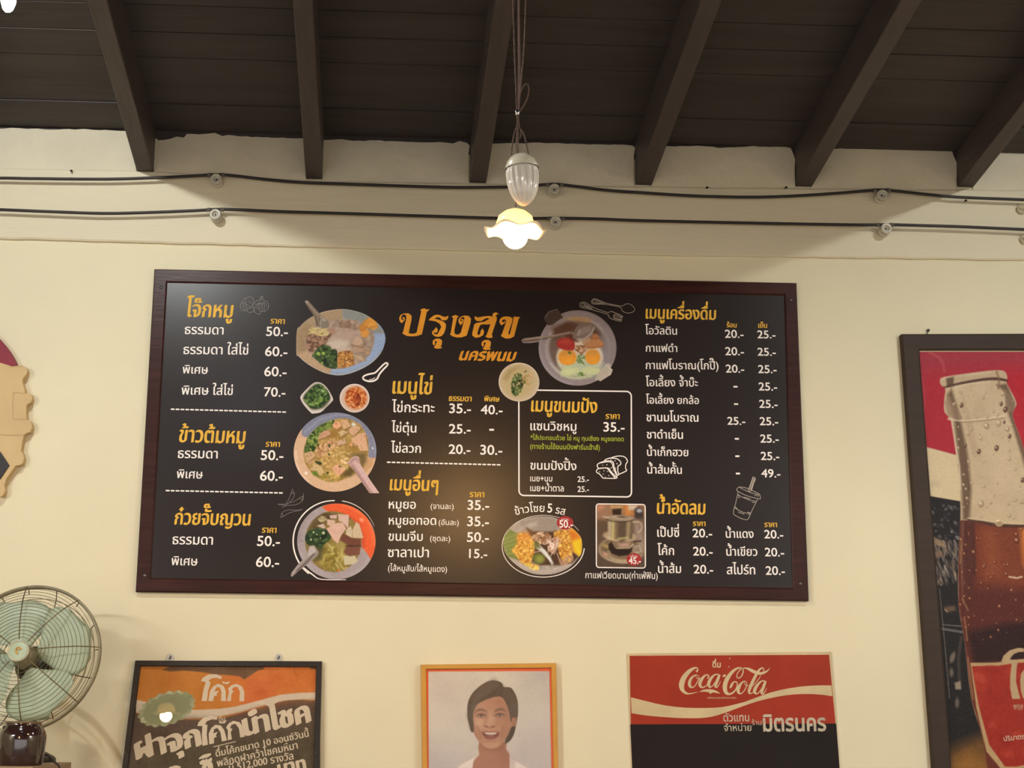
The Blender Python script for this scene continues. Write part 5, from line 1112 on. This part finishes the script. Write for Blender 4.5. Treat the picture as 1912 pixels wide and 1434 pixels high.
I.poly([(425,1185),(500,1190),(510,1500),(500,1700),(430,1750),(412,1440)], (78,40,34), 12, .9, mC); I.line([(440,1200),(432,1440),(440,1680)], 10, (140,104,82), 4, .6, mC); I.line([(500,1210),(508,1500)], 14, (58,30,26), 5, .7, mC)
I.poly([(430,1600),(1020,1580),(1020,1860),(600,1870),(450,1860)], (80,36,30), 24, .8, mC); I.poly([(460,1850),(700,1800),(1020,1770),(1020,2020),(500,2040)], (42,22,22), 16, .95, mC)
I.line([(470,1182,10),(560,1196,16),(640,1212,20),(780,1218,16),(1020,1206,14)], 16, (70,44,34), 2.5, .95, sm=3); I.line([(470,1170),(640,1192),(800,1205)], 8, (206,184,150), 2, .8, sm=3)
# label
lab = [(484,2032),(640,2030),(760,2012),(1020,1990),(1020,2600),(760,2680),(680,2680),(580,2560),(520,2300)]
I.poly(lab, (176,146,106), 2, 1, mC); I.poly([(492,2052),(640,2050),(760,2034),(1020,2010),(1020,2590),(760,2650),(690,2650),(596,2520),(534,2290)], (150,44,32), 2, 1, mC); mL = I.mask([(492,2052),(1020,2010),(1020,2590),(690,2650),(534,2290)])
I.scat(40, mL, [(166,60,44),(136,36,28),(180,70,46)], 12, 40, 1.6, .35, soft=6)
def lb(x, y): return ((x/5.644)*3.187+(1780-1660)*3.187, (y/5.644+580)*3.187)
for w_ in ([(505,312),(530,250),(590,195),(680,168),(745,172),(745,210),(690,212),(640,230),(605,270),(600,290),(680,296),(665,400),(660,520),(690,640),(706,704),(620,706),(600,600),(598,480),(615,330),(580,318)], [(745,395),(715,440),(704,520),(712,620),(735,700),(860,700),(860,380)]):
    I.poly([lb(*p) for p in w_], (176,150,114), 1.5)
I.scat(14, I.mask([lb(630,770),lb(745,760),lb(745,830),lb(640,820)]), [(170,130,100)], 5, 12, 4, .7)
# drops
for k in range(210):
    y = I.rng.uniform(400, 1900); x = I.rng.uniform(380, 1000); r = I.rng.uniform(4, 13) if k > 26 else I.rng.uniform(12, 22)
    if mG[min(np.searchsorted(I.v, y), len(I.v)-1), min(np.searchsorted(I.u, x), len(I.u)-1)] < .5: continue
    d = y > 1200
    I.ell(x, y, r*.8, r, (84,40,28) if d else (150,124,98), I.rng.uniform(-.4,.4), 1.5, .6); I.ell(x-r*.25, y-r*.3, r*.4, r*.45, (190,140,104) if d else (220,204,178), 0, 1.2, .8)
for x, y, r in ((432,500,15),(692,525,18),(668,492,13),(686,600,10),(455,740,12),(535,775,16),(718,684,14),(640,755,18),(795,945,16)): I.ell(x,y,r*.7,r,(78,52,42),.2,1.6,.9); I.ell(x-3,y-4,r*.3,r*.4,(196,172,144),0,1.2,.8)
I.ell(655,1195,26,26,(196,174,140),0,1.6); I.ell(655,1204,20,12,(150,122,88),0,2.5,.8); I.ell(648,1186,8,6,(230,214,184),0,1.2)
I.line([lb(-90,-240),lb(-60,-210)], 4, (190,160,130)); I.line([(715,1520),(760,1528),(790,1520)], 10, (206,184,160), 1.6, .9)
for p in (((436,1650),(470,1720)),((430,1300),(424,1440)),((448,1760),(466,1900)),((470,2000),(500,2250))): I.line(p, 9, (156,114,80), 2.5, .7)
I.fbm(3, 2.5)
I.build('print', QK, M_print, bt, 0.0)
text('small_print', 'ปริมาตรสุทธิ', QK, 1875, 1384, 1935, 1377, M_paper, bt, off=0.0, lift=0.0008)
p = vplane(WALL-0.004).at(1733, 617)
h = thing('picture_hook', p, 'small round metal hook on top of the tall bottle poster frame', 'hook')
mb = MB(); mb.lathe([(0,0.006),(0.004,0.006),(0.0055,0.004),(0.0060,0.0),(0.0060,-0.0035)], rot_to((0,-1,0), p), 20); mb.build('washer', M_screw, h, True)
mb = MB(); mb.lathe([(0,0.009),(0.002,0.009),(0.0022,0.006)], rot_to((0,-1,0), p), 10); mb.build('screw', M_dark, h, True)
mb = MB(); mb.tube([p+np.array((-0.004,-0.003,-0.004)), p+np.array((-0.0055,-0.005,-0.010)), p+np.array((-0.006,-0.006,-0.016))], 0.002, 6); mb.build('hook_tongue', M_screw, h, True)

# ================================================================== cut-out plaque, left edge
M_plq = mat('tan_painted_wood', (204,174,126), 0.55, noise=(7,0.9), spec=0.3)
M_plqr = mat('maroon_painted_wood', (134,36,54), 0.5, noise=(7,0.9), spec=0.35)
M_plqb = mat('black_painted_wood', (36,30,32), 0.5, spec=0.35)
LP = vplane(WALL-0.034)
org = LP.at(-60, 900)
pq = thing('wall_plaque', (org[0], WALL, org[2]), 'tan cut-out wooden plaque with a knobbly rim and a maroon top at the left edge', 'wall plaque')
T = (0, 560, 3.585)
def mir(pts): return pts + [(-430-x, y+14) for x, y in reversed(pts)]
half = [(-215,408),(-100,410),(0,420),(40,432),(80,445),(120,440),(150,440),(175,452),(184,472),(178,495),(158,520),(150,532),(152,560),(165,600),(166,625),(195,624),(210,634),(215,660),(206,686),(186,696),(176,710),(175,760),(178,798),(200,808),(214,832),(214,858),(200,884),(172,894),(160,905),(150,950),(140,1012),(154,1030),(160,1060),(150,1092),(130,1106),(104,1108),(70,1155),(40,1200),(28,1240),(34,1275),(22,1305),(0,1318),(-40,1300),(-80,1250),(-215,1230)]
mb = MB(); mb.prism([LP.at(T[0]+x/T[2], T[1]+y/T[2]) for x, y in mir(half)], (0,0.033,0)); o = mb.build('scalloped_body', M_plq, pq); bevel(o, 0.003)
top = [(-215,120),(-120,150),(-60,200),(0,264),(30,298),(60,336),(90,385),(112,434),(100,440),(80,446),(40,433),(0,421),(-100,411),(-215,409)]
mb = MB(); mb.prism([vplane(WALL-0.030).at(T[0]+x/T[2], T[1]+y/T[2]) for x, y in mir(top)], (0,0.029,0)); o = mb.build('maroon_top', M_plqr, pq); bevel(o, 0.003)
LP2 = vplane(WALL-0.0385)
blk = [(-215,960),(-100,970),(0,1015),(30,1058),(62,1108),(40,1140),(0,1200),(-60,1210),(-215,1200)]
mb = MB(); mb.prism([LP2.at(T[0]+x/T[2], T[1]+y/T[2]) for x, y in mir(blk)], (0,0.0042,0)); mb.build('black_panel', M_plqb, pq)
mb = MB(); ribbons(mb, vplane(WALL-0.0345), [[(92,620),(166,626)],[(90,620),(84,700),(90,800),(175,798)],[(60,448),(150,445)],[(-100,895),(60,905),(160,905)]], T, 6, 0.0004, smooth=1)
mb.build('carved_line', mat('darker_tan_line', (176,146,102), 0.6), pq)
# ================================================================== cables on porcelain insulators
M_cable = mat('black_cable', (40,32,32), 0.5)
M_porc = mat('grey_white_porcelain', (206,200,184), 0.25, noise=(30,0.85), spec=0.5, coat=0.3)
M_wire = mat('dull_tie_wire', (150,142,130), 0.4, metal=0.5)
CP = vplane(WALL-0.046)
def cable(pts, label):
    P = [CP.at(x, y) for x, y in catmull(pts, 8)]
    mb = MB(); mb.tube(P, 0.0056, 10); return tag(mb.build('electric_cable', M_cable, None, True, org=P[0]), label, 'cable', 'black cables along the beam')
cable([(-320,338),(-120,334),(0,332.5),(60,333.5),(200,334.5),(300,331.5),(370,328),(404,326),(440,328.5),(500,335.5),(560,340.5),(640,343.5),(760,347.5),(850,350),(950,349),(1000,346),(1036,344),(1070,347.5),(1130,355),(1200,360),(1290,365.5),(1386,368),(1460,367),(1540,362.5),(1610,357),(1646,354.5),(1680,357.5),(1740,364),(1796,368.5),(1912,373),(2100,380),(2400,390)], 'upper black electric cable sagging along the cream beam')
cable([(-320,384),(-100,389),(0,391.5),(100,395.5),(200,398.5),(300,396),(370,393),(403,391),(440,391.5),(520,395),(640,398.5),(800,403.5),(950,408),(1038,407.5),(1120,409),(1200,412),(1400,416.5),(1600,420),(1652,419.5),(1700,420.5),(1800,423.5),(1912,428.5),(2100,436),(2400,446)], 'lower black electric cable running along the cream beam')
def insulator(px, py, cx, cy, label, s=1.0):
    """px,py = middle of the porcelain ring; cx,cy = cable above it"""
    c = CP.at(px, py); t = thing('porcelain_insulator', (c[0], WALL-TB, c[2]), label, 'insulator', 'porcelain insulators under the cables')
    r = 0.0205*s; dep = 0.052
    Mx = rot_to((0,-1,0), (c[0], WALL-TB, c[2]))
    mb = MB(); mb.lathe([(0.008,0.003),(r*1.05,0.003),(r*1.1,0.009),(r*0.95,0.017),(r*0.74,0.022),(r*0.72,0.030),(r*0.98,0.037),(r*1.04,0.043),(r*0.98,0.050),(r*0.82,dep),(r*0.60,dep-0.001),(r*0.48,dep-0.006),(r*0.44,dep-0.012),(0,dep-0.012)], Mx, 32); mb.build('spool', M_porc, t, True)
    mb = MB(); mb.lathe([(0,dep-0.0095),(0.0026,dep-0.0095),(0.0034,dep-0.0115),(0.0034,0.0)], Mx, 14); mb.build('screw', M_dark, t, True)
    for sx in (-1, 1):
        a = CP.at(cx+sx*13, cy+0.3); mb = MB()
        for k in range(3):
            q = a + np.array((sx*(k-1)*0.0042, 0, -0.0008*abs(k)))
            mb.tube([q+np.array((0, 0.0074*math.cos(2*PI*j/12), 0.0074*math.sin(2*PI*j/12))) for j in range(12)], 0.0013, 6, closed=True)
        e = np.array((c[0]+sx*r*0.80, WALL-TB-0.027, c[2]+r*0.1)); f_ = np.array((c[0]+sx*r*0.55, WALL-TB-0.027, c[2]-r*0.6)); g_ = np.array((c[0], WALL-TB-0.027, c[2]-r*0.82))
        mb.tube([tuple(p) for p in catmull([a-np.array((sx*0.004,0.006,0)), (a+e)/2+np.array((0,-0.004,0)), e, f_, g_], 5)], 0.0013, 6)
        mb.build('tie_wire', M_wire, t, True)
    return t
for i, (u, l) in enumerate((((404.5,336.5,404,326),(403,402.5,402,391)), ((1034.5,355,1036,344.5),(1037,415.5,1038,407.5)), ((1645.5,366,1646,354.5),(1653,428.5,1652,419.5)))):
    pl_ = ['by the second ceiling joist', 'just right of the hanging lamp', 'near the right end of the beam'][i]
    insulator(*u, 'porcelain ring insulator holding the upper cable ' + pl_); insulator(*l, 'porcelain ring insulator holding the lower cable ' + pl_)
# two bare, painted-over spools at the right edge
M_ptd = mat('cream_painted_porcelain', (188,176,146), 0.5, noise=(20,0.88))
for (x, y), w_ in (((1903,394),'upper'), ((1909,450),'lower')):
    c = WP.at(x, y); c[1] = WALL-TB
    t = thing('painted_insulator', c, '%s painted-over round insulator without a cable at the right edge' % w_, 'insulator')
    Mx = rot_to((0,-1,0), c)
    mb = MB(); mb.lathe([(0.016,0.002),(0.018,0.003),(0.019,0.010),(0.0175,0.013),(0.0145,0.014),(0.0135,0.011),(0.006,0.010),(0,0.010)], Mx, 28); mb.build('cap', M_ptd, t, True)
    mb = MB(); mb.tube([Mx @ Vector((-0.009,0.006,0.0115)), Mx @ Vector((-0.002,-0.004,0.0135)), Mx @ Vector((0.004,0.003,0.0135)), Mx @ Vector((0.009,-0.007,0.0115))], 0.0022, 8); mb.build('clip', M_ptd, t, True)
# nails left in the plaster
for x, y, w_ in ((134,320.5,'left of the leftmost joist'),(1318,351.5,'below the joists right of the lamp'),(1465,351.5,'under the fifth joist'),(1800,376,'under the rightmost joist')):
    c = vplane(WALL-TB).at(x, y); mb = MB(); mb.tube([c+np.array((0,0.008,0)), c+np.array((0.002,-0.014,-0.002))], 0.0022, 8); mb.tube([c+np.array((0.002,-0.013,-0.002)), c+np.array((0.0022,-0.016,-0.002))], 0.0045, 10)
    tag(mb.build('nail', M_dark, None, True, org=c), 'rusty nail in the cream beam ' + w_, 'nail')

# ================================================================== rise-and-fall pendant lamp
M_rope = mat('brown_twisted_cord', (104,78,66), 0.8, noise=(300,0.6))
M_egg = mat('glazed_white_porcelain', (222,210,196), 0.12, spec=0.6, coat=0.5, noise=(8,0.94))
M_cap = mat('cream_porcelain_cap', (206,196,172), 0.25, spec=0.5, coat=0.3)
M_bulb = mat('warm_bulb_glow', (255,240,200), 0.3, emit=((255,196,120), LAMP_WARM))
M_opal = bpy.data.materials.new('opal_glass'); M_opal.use_nodes = True
_n = M_opal.node_tree; _b = _n.nodes['Principled BSDF']; _b.inputs['Base Color'].default_value = (0.93,0.88,0.78,1); _b.inputs['Roughness'].default_value = 0.15
_tl = _n.nodes.new('ShaderNodeBsdfTranslucent'); _tl.inputs[0].default_value = (0.98,0.91,0.76,1); _mx = _n.nodes.new('ShaderNodeMixShader'); _mx.inputs[0].default_value = 0.7
_n.links.new(_b.outputs[0], _mx.inputs[1]); _n.links.new(_tl.outputs[0], _mx.inputs[2]); _n.links.new(_mx.outputs[0], _n.nodes['Material Output'].inputs[0])
M_clip = mat('bright_metal_clip', (214,214,214), 0.2, metal=1.0)
DL = -2.2; LPn = vplane(DL)
Lc = LPn.at(962, 432); top = np.array((Lc[0], DL, zroof(DL, zc0)))
def pendant(name, Lc, label, opal, group=None, bulb=None):
    t = thing(name, (Lc[0], Lc[1], Lc[2]), label, 'hanging lamp', group)
    Mx = Matrix.Translation(Vector(Lc))
    # shade: domed crown and a frilled brim
    prof = [(0.010,0.045),(0.024,0.043),(0.036,0.033),(0.0405,0.018),(0.041,0.006),(0.046,0.001),(0.058,0.000),(0.068,0.000)]
    def wv(a, i): return 1.0 + (0.03*math.sin(6*a+0.6) if i == len(prof)-1 else 0)
    mb = MB(); seg = 72; vs = []
    for i, (r, z) in enumerate(prof):
        for k in range(seg):
            a = 2*PI*k/seg; q = max(0, (i-4)/3); vs.append(Vector(Lc)+Vector((r*wv(a,i)*math.cos(a), r*wv(a,i)*math.sin(a), z+q*0.0055*math.sin(6*a+0.9)-q*0.001)))
    mb.add(vs, [(i*seg+k, i*seg+(k+1)%seg, (i+1)*seg+(k+1)%seg, (i+1)*seg+k) for i in range(len(prof)-1) for k in range(seg)])
    o = mb.build('shade', opal, t, True); sm = o.modifiers.new('thickness', 'SOLIDIFY'); sm.thickness = 0.002
    mb = MB(); mb.lathe([(0,0.012)]+[(0.0275*math.sin(PI*k/16), -0.012+0.0275*math.cos(PI*k/16)) for k in range(2,16)]+[(0,-0.0395)], Mx, 32); mb.build('bulb', bulb or M_bulb, t, True)
    mb = MB(); mb.lathe([(0,0.012),(0.013,0.012),(0.014,0.04),(0.012,0.052),(0,0.052)], Mx, 20); mb.build('lamp_holder', M_cap, t, True)
    return t
lamp = pendant('pendant_lamp', Lc, 'small lit pendant lamp with a frilled opal shade hanging on brown cords', M_opal)
Eg = LPn.at(976, 337); Eg[1] = DL-0.05; EP = vplane(Eg[1]); Eg = EP.at(976, 336)
hE = 0.5*(EP.at(976,288)[2]-EP.at(976,386)[2]); rE = 0.5*(EP.at(1007,330)[0]-EP.at(945,330)[0])
Mx = Matrix.Translation(Vector(Eg)) @ Matrix.Rotation(math.radians(-4), 4, 'Y')
zf = [0.45,0.40,0.30,0.15,0.0,-0.15,-0.3,-0.45,-0.6,-0.75,-0.88,-0.96,-1.0]; rf = [0.86,0.97,1.0,1.0,0.985,0.955,0.90,0.83,0.73,0.58,0.40,0.22,0.0]
mb = MB(); seg = 96; vs = []
for i, (z, r) in enumerate(zip(zf, rf)):
    g = min(1, max(0, (0.42-z)/0.1))*min(1, max(0, (z+0.92)/0.25))
    for k in range(seg):
        a = 2*PI*k/seg; vs.append(Mx @ Vector((rE*r*(1-0.11*g*abs(math.sin(8*a))**3)*math.cos(a), rE*r*(1-0.11*g*abs(math.sin(8*a))**3)*math.sin(a), hE*z)))
mb.add(vs, [(i*seg+k, i*seg+(k+1)%seg, (i+1)*seg+(k+1)%seg, (i+1)*seg+k) for i in range(len(zf)-1) for k in range(seg)])
cw = mb.build('counterweight', M_egg, lamp, True)
mb = MB(); mb.lathe([(rE*1.02,hE*0.42),(rE*1.0,hE*0.52),(rE*0.90,hE*0.68),(rE*0.70,hE*0.84),(rE*0.45,hE*0.94),(rE*0.28,hE*0.98),(rE*0.2,hE*0.95),(0,hE*0.93)], Mx, 40); c_ = mb.build('counterweight_cap', M_cap, lamp, True)
def cord(pts, r=0.0016, ww=0.0004):
    P = catmull([EP.at(x, y)+np.array((0, dy, 0)) for x, y, dy in pts], 14); n = len(P); out = []
    mb = MB(); mb.tube([tuple(p) for p in P], [r+ww*math.sin(i*1.9) for i in range(n)], 8); mb.build('cord', M_rope, lamp, True)
yt = -60
cord([(956,yt,0.01),(958.5,0,0.01),(960,60,0.008),(962.5,140,0.004),(965.5,211,0)]); cord([(969,yt,0),(969.5,0,0),(970.5,80,0),(971,150,0),(967,211,0.002)]); cord([(983,yt,-0.01),(981.5,0,-0.01),(978,90,-0.006),(973,150,-0.003),(968,211,-0.002)])
cord([(966,211,0),(968,185,0),(975,166,-0.004),(983,159,-0.006),(987,166,-0.004),(985,182,0),(977,198,0.003),(968,211,0.003)])
cord([(965,211,0),(966,232,0),(960,250,0.004),(956,275,0.008),(956,297,0.01)]); cord([(967,211,0),(967,240,0),(964,262,0),(965,280,0),(965,300,-0.02)]); cord([(967,211,0),(970,238,0),(977,250,-0.004),(983,272,-0.004),(988,295,0)]); cord([(966,230,0),(973,245,0.003),(970,258,0.003),(965,248,0.0),(968,235,0)])
mb = MB(); p = EP.at(966, 211); mb.lathe([(0.0,0.006),(0.006,0.006),(0.0045,-0.003),(0.002,-0.006),(0,-0.006)], Matrix.Translation(Vector(p)), 12); mb.build('cord_clip', M_clip, lamp, True)
# cord of the lamp itself runs up behind the counterweight
mb = MB(); mb.tube([(Lc[0],DL,Lc[2]+0.05), (Lc[0]+0.006,DL-0.002,Lc[2]+0.15), EP.at(969,220)+np.array((0,0.04,0)), EP.at(970.5,100)+np.array((0,0.045,0)), EP.at(969.5,-60)+np.array((0,0.05,0))], 0.0015, 8); mb.build('cord', M_rope, lamp, True)
zt = zroof(Eg[1], zj0)
pq_ = EP.at(969, -60)
mb = MB(); mb.lathe([(0.0,0.0),(0.035,0.0),(0.035,-0.012),(0.012,-0.03),(0.008,-0.05),(0,-0.05)], Matrix.Translation((pq_[0], Eg[1], zroof(Eg[1], zc0)-0.002)), 24); mb.build('ceiling_rose', M_cap, lamp, True)
mb = MB()
for dx in (-0.012, 0, 0.012): mb.tube([(pq_[0]+dx, Eg[1]+(-dx), pq_[2]-0.002), (pq_[0]+dx*0.4, Eg[1], zroof(Eg[1], zc0)-0.045)], 0.0022, 6)
mb.build('cord', M_rope, lamp, True)

# ================================================================== old table fan, glazed jar, cupboard
M_fanb = mat('pale_green_fan_paint', (170,184,160), 0.4, noise=(10,0.9), spec=0.4)
M_fang = mat('tarnished_guard_wire', (112,98,72), 0.4, metal=0.6, noise=(30,0.75))
M_fanr = mat('olive_guard_band', (132,124,98), 0.45, noise=(14,0.8))
M_hubr = mat('pale_hub_rim', (190,182,156), 0.3, metal=0.5)
M_gold = mat('gold_emblem', (206,150,60), 0.35, metal=0.6)
M_motor = mat('dark_green_motor', (64,62,52), 0.45, noise=(8,0.8))
FY = -0.42; FP = vplane(FY)
hub = FP.at(36, 1217)
ax = Vector((-0.10, -1.0, 0.26)).normalized()            # blows towards the viewer, a little to the left and up
FM = rot_to(ax, hub)
# local frame: z along the axis; make local x horizontal
xl = Vector((0,0,1)).cross(ax).normalized(); yl = ax.cross(xl)
FM = Matrix(((xl.x,yl.x,ax.x,hub[0]),(xl.y,yl.y,ax.y,hub[1]),(xl.z,yl.z,ax.z,hub[2]),(0,0,0,1)))
Rg = 139/F*(np.array(hub)-CAMLOC)@FW
cupz = vplane(FY-0.20).at(38, 1429)[2]
fan = thing('table_fan', (hub[0], FY+0.10, cupz), 'old pale green table fan with a round wire guard beside the black framed advertisement', 'fan')
def L(x, y, z): return FM @ Vector((x, y, z))
mb = MB()                                                # front guard: rings on bent spokes
nr = 17
def gz(q): return 0.004-0.060*q**3.2
for i in range(nr):
    r = Rg*(0.20+0.80*i/(nr-1)); z = gz(r/Rg)
    mb.tube([L(r*math.cos(2*PI*k/64), r*math.sin(2*PI*k/64), z) for k in range(64)], 0.0009, 6, closed=True)
for s in range(8):
    a = math.radians(8+45*s); pts = []
    for r, z in ((0.17,gz(0.17)+.002),(0.4,gz(.4)+.002),(0.7,gz(.7)+.002),(0.85,gz(.85)+.002),(0.95,gz(.95)+.001),(1.02,-0.060),(1.01,-0.072),(0.93,-0.078)):
        pts.append(L(Rg*r*math.cos(a), Rg*r*math.sin(a), z))
    mb.tube([tuple(p) for p in catmull([np.array(p) for p in pts], 4)], 0.0019, 6)
mb.build('front_guard', M_fang, fan, True)
mb = MB(); mb.lathe([(Rg*1.0,-0.054),(Rg*1.026,-0.058),(Rg*1.026,-0.072),(Rg*1.0,-0.076),(Rg*0.985,-0.065)], FM, 72, closed=True); mb.build('guard_band', M_fanr, fan, True)
mb = MB()
for i in range(6):
    r = Rg*(0.45+0.55*i/5); z = -0.120+0.045*max(0, (r/Rg-0.7)/0.3)**2
    mb.tube([L(r*math.cos(2*PI*k/64), r*math.sin(2*PI*k/64), z) for k in range(64)], 0.0012, 6, closed=True)
for s in range(8):
    a = math.radians(30+45*s); mb.tube([tuple(L(Rg*r*math.cos(a), Rg*r*math.sin(a), z)) for r, z in ((0.3,-0.123),(0.7,-0.120),(0.9,-0.100),(1.0,-0.075))], 0.0018, 6)
mb.build('rear_guard', M_fang, fan, True)
for q in range(4):                                       # four broad rounded blades, pitched
    a0 = math.radians(20+90*q); mb = MB(); nu, nv = 14, 14; vs = []
    for i in range(nu+1):
        t = i/nu; r = Rg*(0.16+0.74*t)
        wl = 0.34+0.52*math.sin(PI*min(1,t*0.92))**0.8*1.0
        if t > 0.8: wl *= math.sqrt(max(0.0, 1-((t-0.8)/0.2)**2))*0.95+0.05
        for j in range(nv+1):
            s = j/nv*2-1; a = a0+0.16*t+s*wl*0.95
            vs.append(L(r*math.cos(a), r*math.sin(a), -0.070+0.022*s*(0.5+0.5*t)-0.006*s*s))
    mb.add(vs, [(i*(nv+1)+j, i*(nv+1)+j+1, (i+1)*(nv+1)+j+1, (i+1)*(nv+1)+j) for i in range(nu) for j in range(nv)])
    o = mb.build('blade', M_fanb, fan, True); sm = o.modifiers.new('thickness', 'SOLIDIFY'); sm.thickness = 0.0012
mb = MB(); mb.lathe([(0,-0.018),(0.030,-0.019),(0.036,-0.028),(0.036,-0.088),(0,-0.090)], FM, 32); mb.build('blade_hub', M_fanr, fan, True)
mb = MB(); mb.lathe([(0,0.013),(0.027,0.011),(0.031,0.009)], FM, 40); bd = mb.build('badge', M_fanb, fan, True)
mb = MB(); mb.lathe([(0.0300,0.008),(0.0310,0.012),(0.0340,0.012),(0.0352,0.006),(0.0340,0.0),(0.0300,0.0)], FM, 40, closed=True); mb.build('badge_rim', M_hubr, bd, True)
mb = MB(); mb.tube([tuple(L(0.011*math.cos(t)*(1-0.03*k), 0.011*math.sin(t), 0.0138)) for k, t in enumerate(np.linspace(0.3, 5.6, 26))], 0.0018, 6)
mb.tube([tuple(L(x, y, 0.0140)) for x, y in ((-0.008,-0.004),(-0.002,0.005),(0.002,-0.002),(0.007,0.006))], 0.0016, 6); mb.build('emblem', M_gold, bd, True)
mb = MB(); mb.lathe([(0,-0.125),(0.050,-0.127),(0.062,-0.140),(0.062,-0.21),(0.045,-0.25),(0.0,-0.26)], FM, 36); mb.build('motor_housing', M_motor, fan, True)
mc = FM @ Vector((0,0,-0.18)); bx, by = mc.x-0.012, mc.y
mb = MB(); mb.tube([(mc.x,mc.y,mc.z-0.02),(bx,by,mc.z-0.10),(bx,by,cupz+0.03)], [0.026,0.020,0.024], 20); mb.build('neck', M_motor, fan, True)
mb = MB(); mb.lathe([(0,0.045),(0.030,0.044),(0.050,0.036),(0.085,0.018),(0.092,0.008),(0.092,0),(0,0)], Matrix.Translation((bx,by,cupz)), 40); mb.build('base', M_motor, fan, True)
# jar
M_jar = mat('dark_brown_glaze', (48,30,28), 0.10, noise=(9,0.7), spec=0.6, coat=0.6)
M_jrim = mat('worn_jar_rim', (120,96,66), 0.3, noise=(30,0.6))
JY = FY-0.20; JP = vplane(JY); sc_ = (JP.at(39,1400)-CAMLOC)@FW/F
jb = JP.at(38, 1429); jt = JP.at(38, 1347)
jar = thing('glazed_jar', jb, 'glossy dark brown glazed jar standing in front of the fan', 'jar')
hj = jt[2]-jb[2]; Mx = Matrix.Translation(Vector(jb))
mb = MB(); mb.lathe([(0,0),(37*sc_,0),(39*sc_,0.004),(41.5*sc_,hj*0.25),(43.5*sc_,hj*0.55),(43.5*sc_,hj*0.68),(41*sc_,hj*0.78),(36*sc_,hj*0.87),(33.5*sc_,hj*0.91),(33.5*sc_,hj*0.96)], Mx, 48); mb.build('body', M_jar, jar, True)
mb = MB(); mb.lathe([(33.2*sc_,hj*0.955),(34.5*sc_,hj*0.97),(34.5*sc_,hj*0.995),(33*sc_,hj*1.0),(29*sc_,hj*0.99),(28*sc_,hj*0.9),(27*sc_,hj*0.2),(0,hj*0.2)], Mx, 48); mb.build('rim', M_jrim, jar, True)
for s in (-1, 1):
    mb = MB(); c = Vector(jb)+Vector((s*30*sc_, -20*sc_, hj*0.86)); mb.lathe([(0,0.005),(0.004,0.004),(0.006,0)], rot_to((s*0.8,-0.6,0.2), c), 12); mb.build('lug', M_jar, jar, True)
# cupboard that carries both
M_cup = mat('pale_brown_cupboard', (150,124,96), 0.5, noise=(5,0.8,(1,1,8)))
cx1 = JP.at(82, 1430)[0]; cx0 = cx1-0.62; cy0, cy1 = JY-0.12, FY+0.16
cup = thing('cupboard', ((cx0+cx1)/2, (cy0+cy1)/2, 0), 'pale brown cupboard under the fan and the glazed jar', 'cupboard')
mb = MB(); mb.box((cx0,cy0,0.06),(cx1,cy1,cupz-0.025)); o = mb.build('body', M_cup, cup); bevel(o, 0.004)
mb = MB(); mb.box((cx0-0.0,cy0-0.012,cupz-0.025),(cx1,cy1,cupz)); o = mb.build('top', M_cup, cup); bevel(o, 0.003)
mb = MB(); mb.box((cx0+0.02,cy0+0.03,0),(cx1-0.02,cy1-0.02,0.06)); mb.build('plinth', M_cup, cup)
for s in (0, 1):
    w_ = (cx1-cx0)/2; mb = MB(); mb.box((cx0+s*w_+0.006,cy0-0.018,0.08),(cx0+(s+1)*w_-0.006,cy0-0.0005,cupz-0.05)); d_ = mb.build('door', M_cup, cup); bevel(d_, 0.003)
    mb = MB(); xh = cx0+w_+(0.03 if s else -0.03); mb.lathe([(0.006,0),(0.006,0.015),(0.012,0.018),(0.012,0.026),(0,0.028)], rot_to((0,-1,0), (xh,cy0-0.018,0.9)), 16); mb.build('knob', M_dark, d_, True)
# fan's lead
PW = vplane(FY-0.12)
pts = [np.array((bx+0.09, by, cupz+0.012)), PW.at(76,1413), PW.at(84,1409), PW.at(93,1413), PW.at(103,1424), PW.at(112,1437), PW.at(120,1500), PW.at(118,1700)]
mb = MB(); mb.tube([tuple(p) for p in catmull(pts, 6)], 0.0032, 8); mb.build('power_cord', M_cable, fan, True)

# ================================================================== second lamp of the same kind nearer the viewer's left, mirrored in the glass of the advertisement
M_bulbd = mat('dim_warm_bulb_glow', (255,240,200), 0.3, emit=((255,206,130), 420.0))
def mirror_px(px, py, plane, dist):
    """where a thing must hang for its reflection in the plane to show at that pixel"""
    h = plane.at(px, py); d = h-CAMLOC; d /= np.linalg.norm(d); r = d-2*(d@plane.n)*plane.n
    return h+r*dist
gp = mirror_px(310, 1332, Plane(BP.P0-BP.n*0.006, BP.n), 2.0)
gl_ = pendant('pendant_lamp', gp, 'lit pendant lamp out of view at the left, mirrored in the black framed advertisement', M_opal, bulb=M_bulbd)
mb = MB(); zt = zroof(gp[1], zc0); mb.tube([(gp[0],gp[1],gp[2]+0.05),(gp[0],gp[1],zt-0.04)], 0.002, 8); mb.build('cord', M_rope, gl_, True)
mb = MB(); mb.lathe([(0,0),(0.04,0),(0.04,-0.02),(0.01,-0.05),(0,-0.05)], Matrix.Translation((gp[0],gp[1],zt-0.001)), 24); mb.build('ceiling_rose', M_cap, gl_, True)
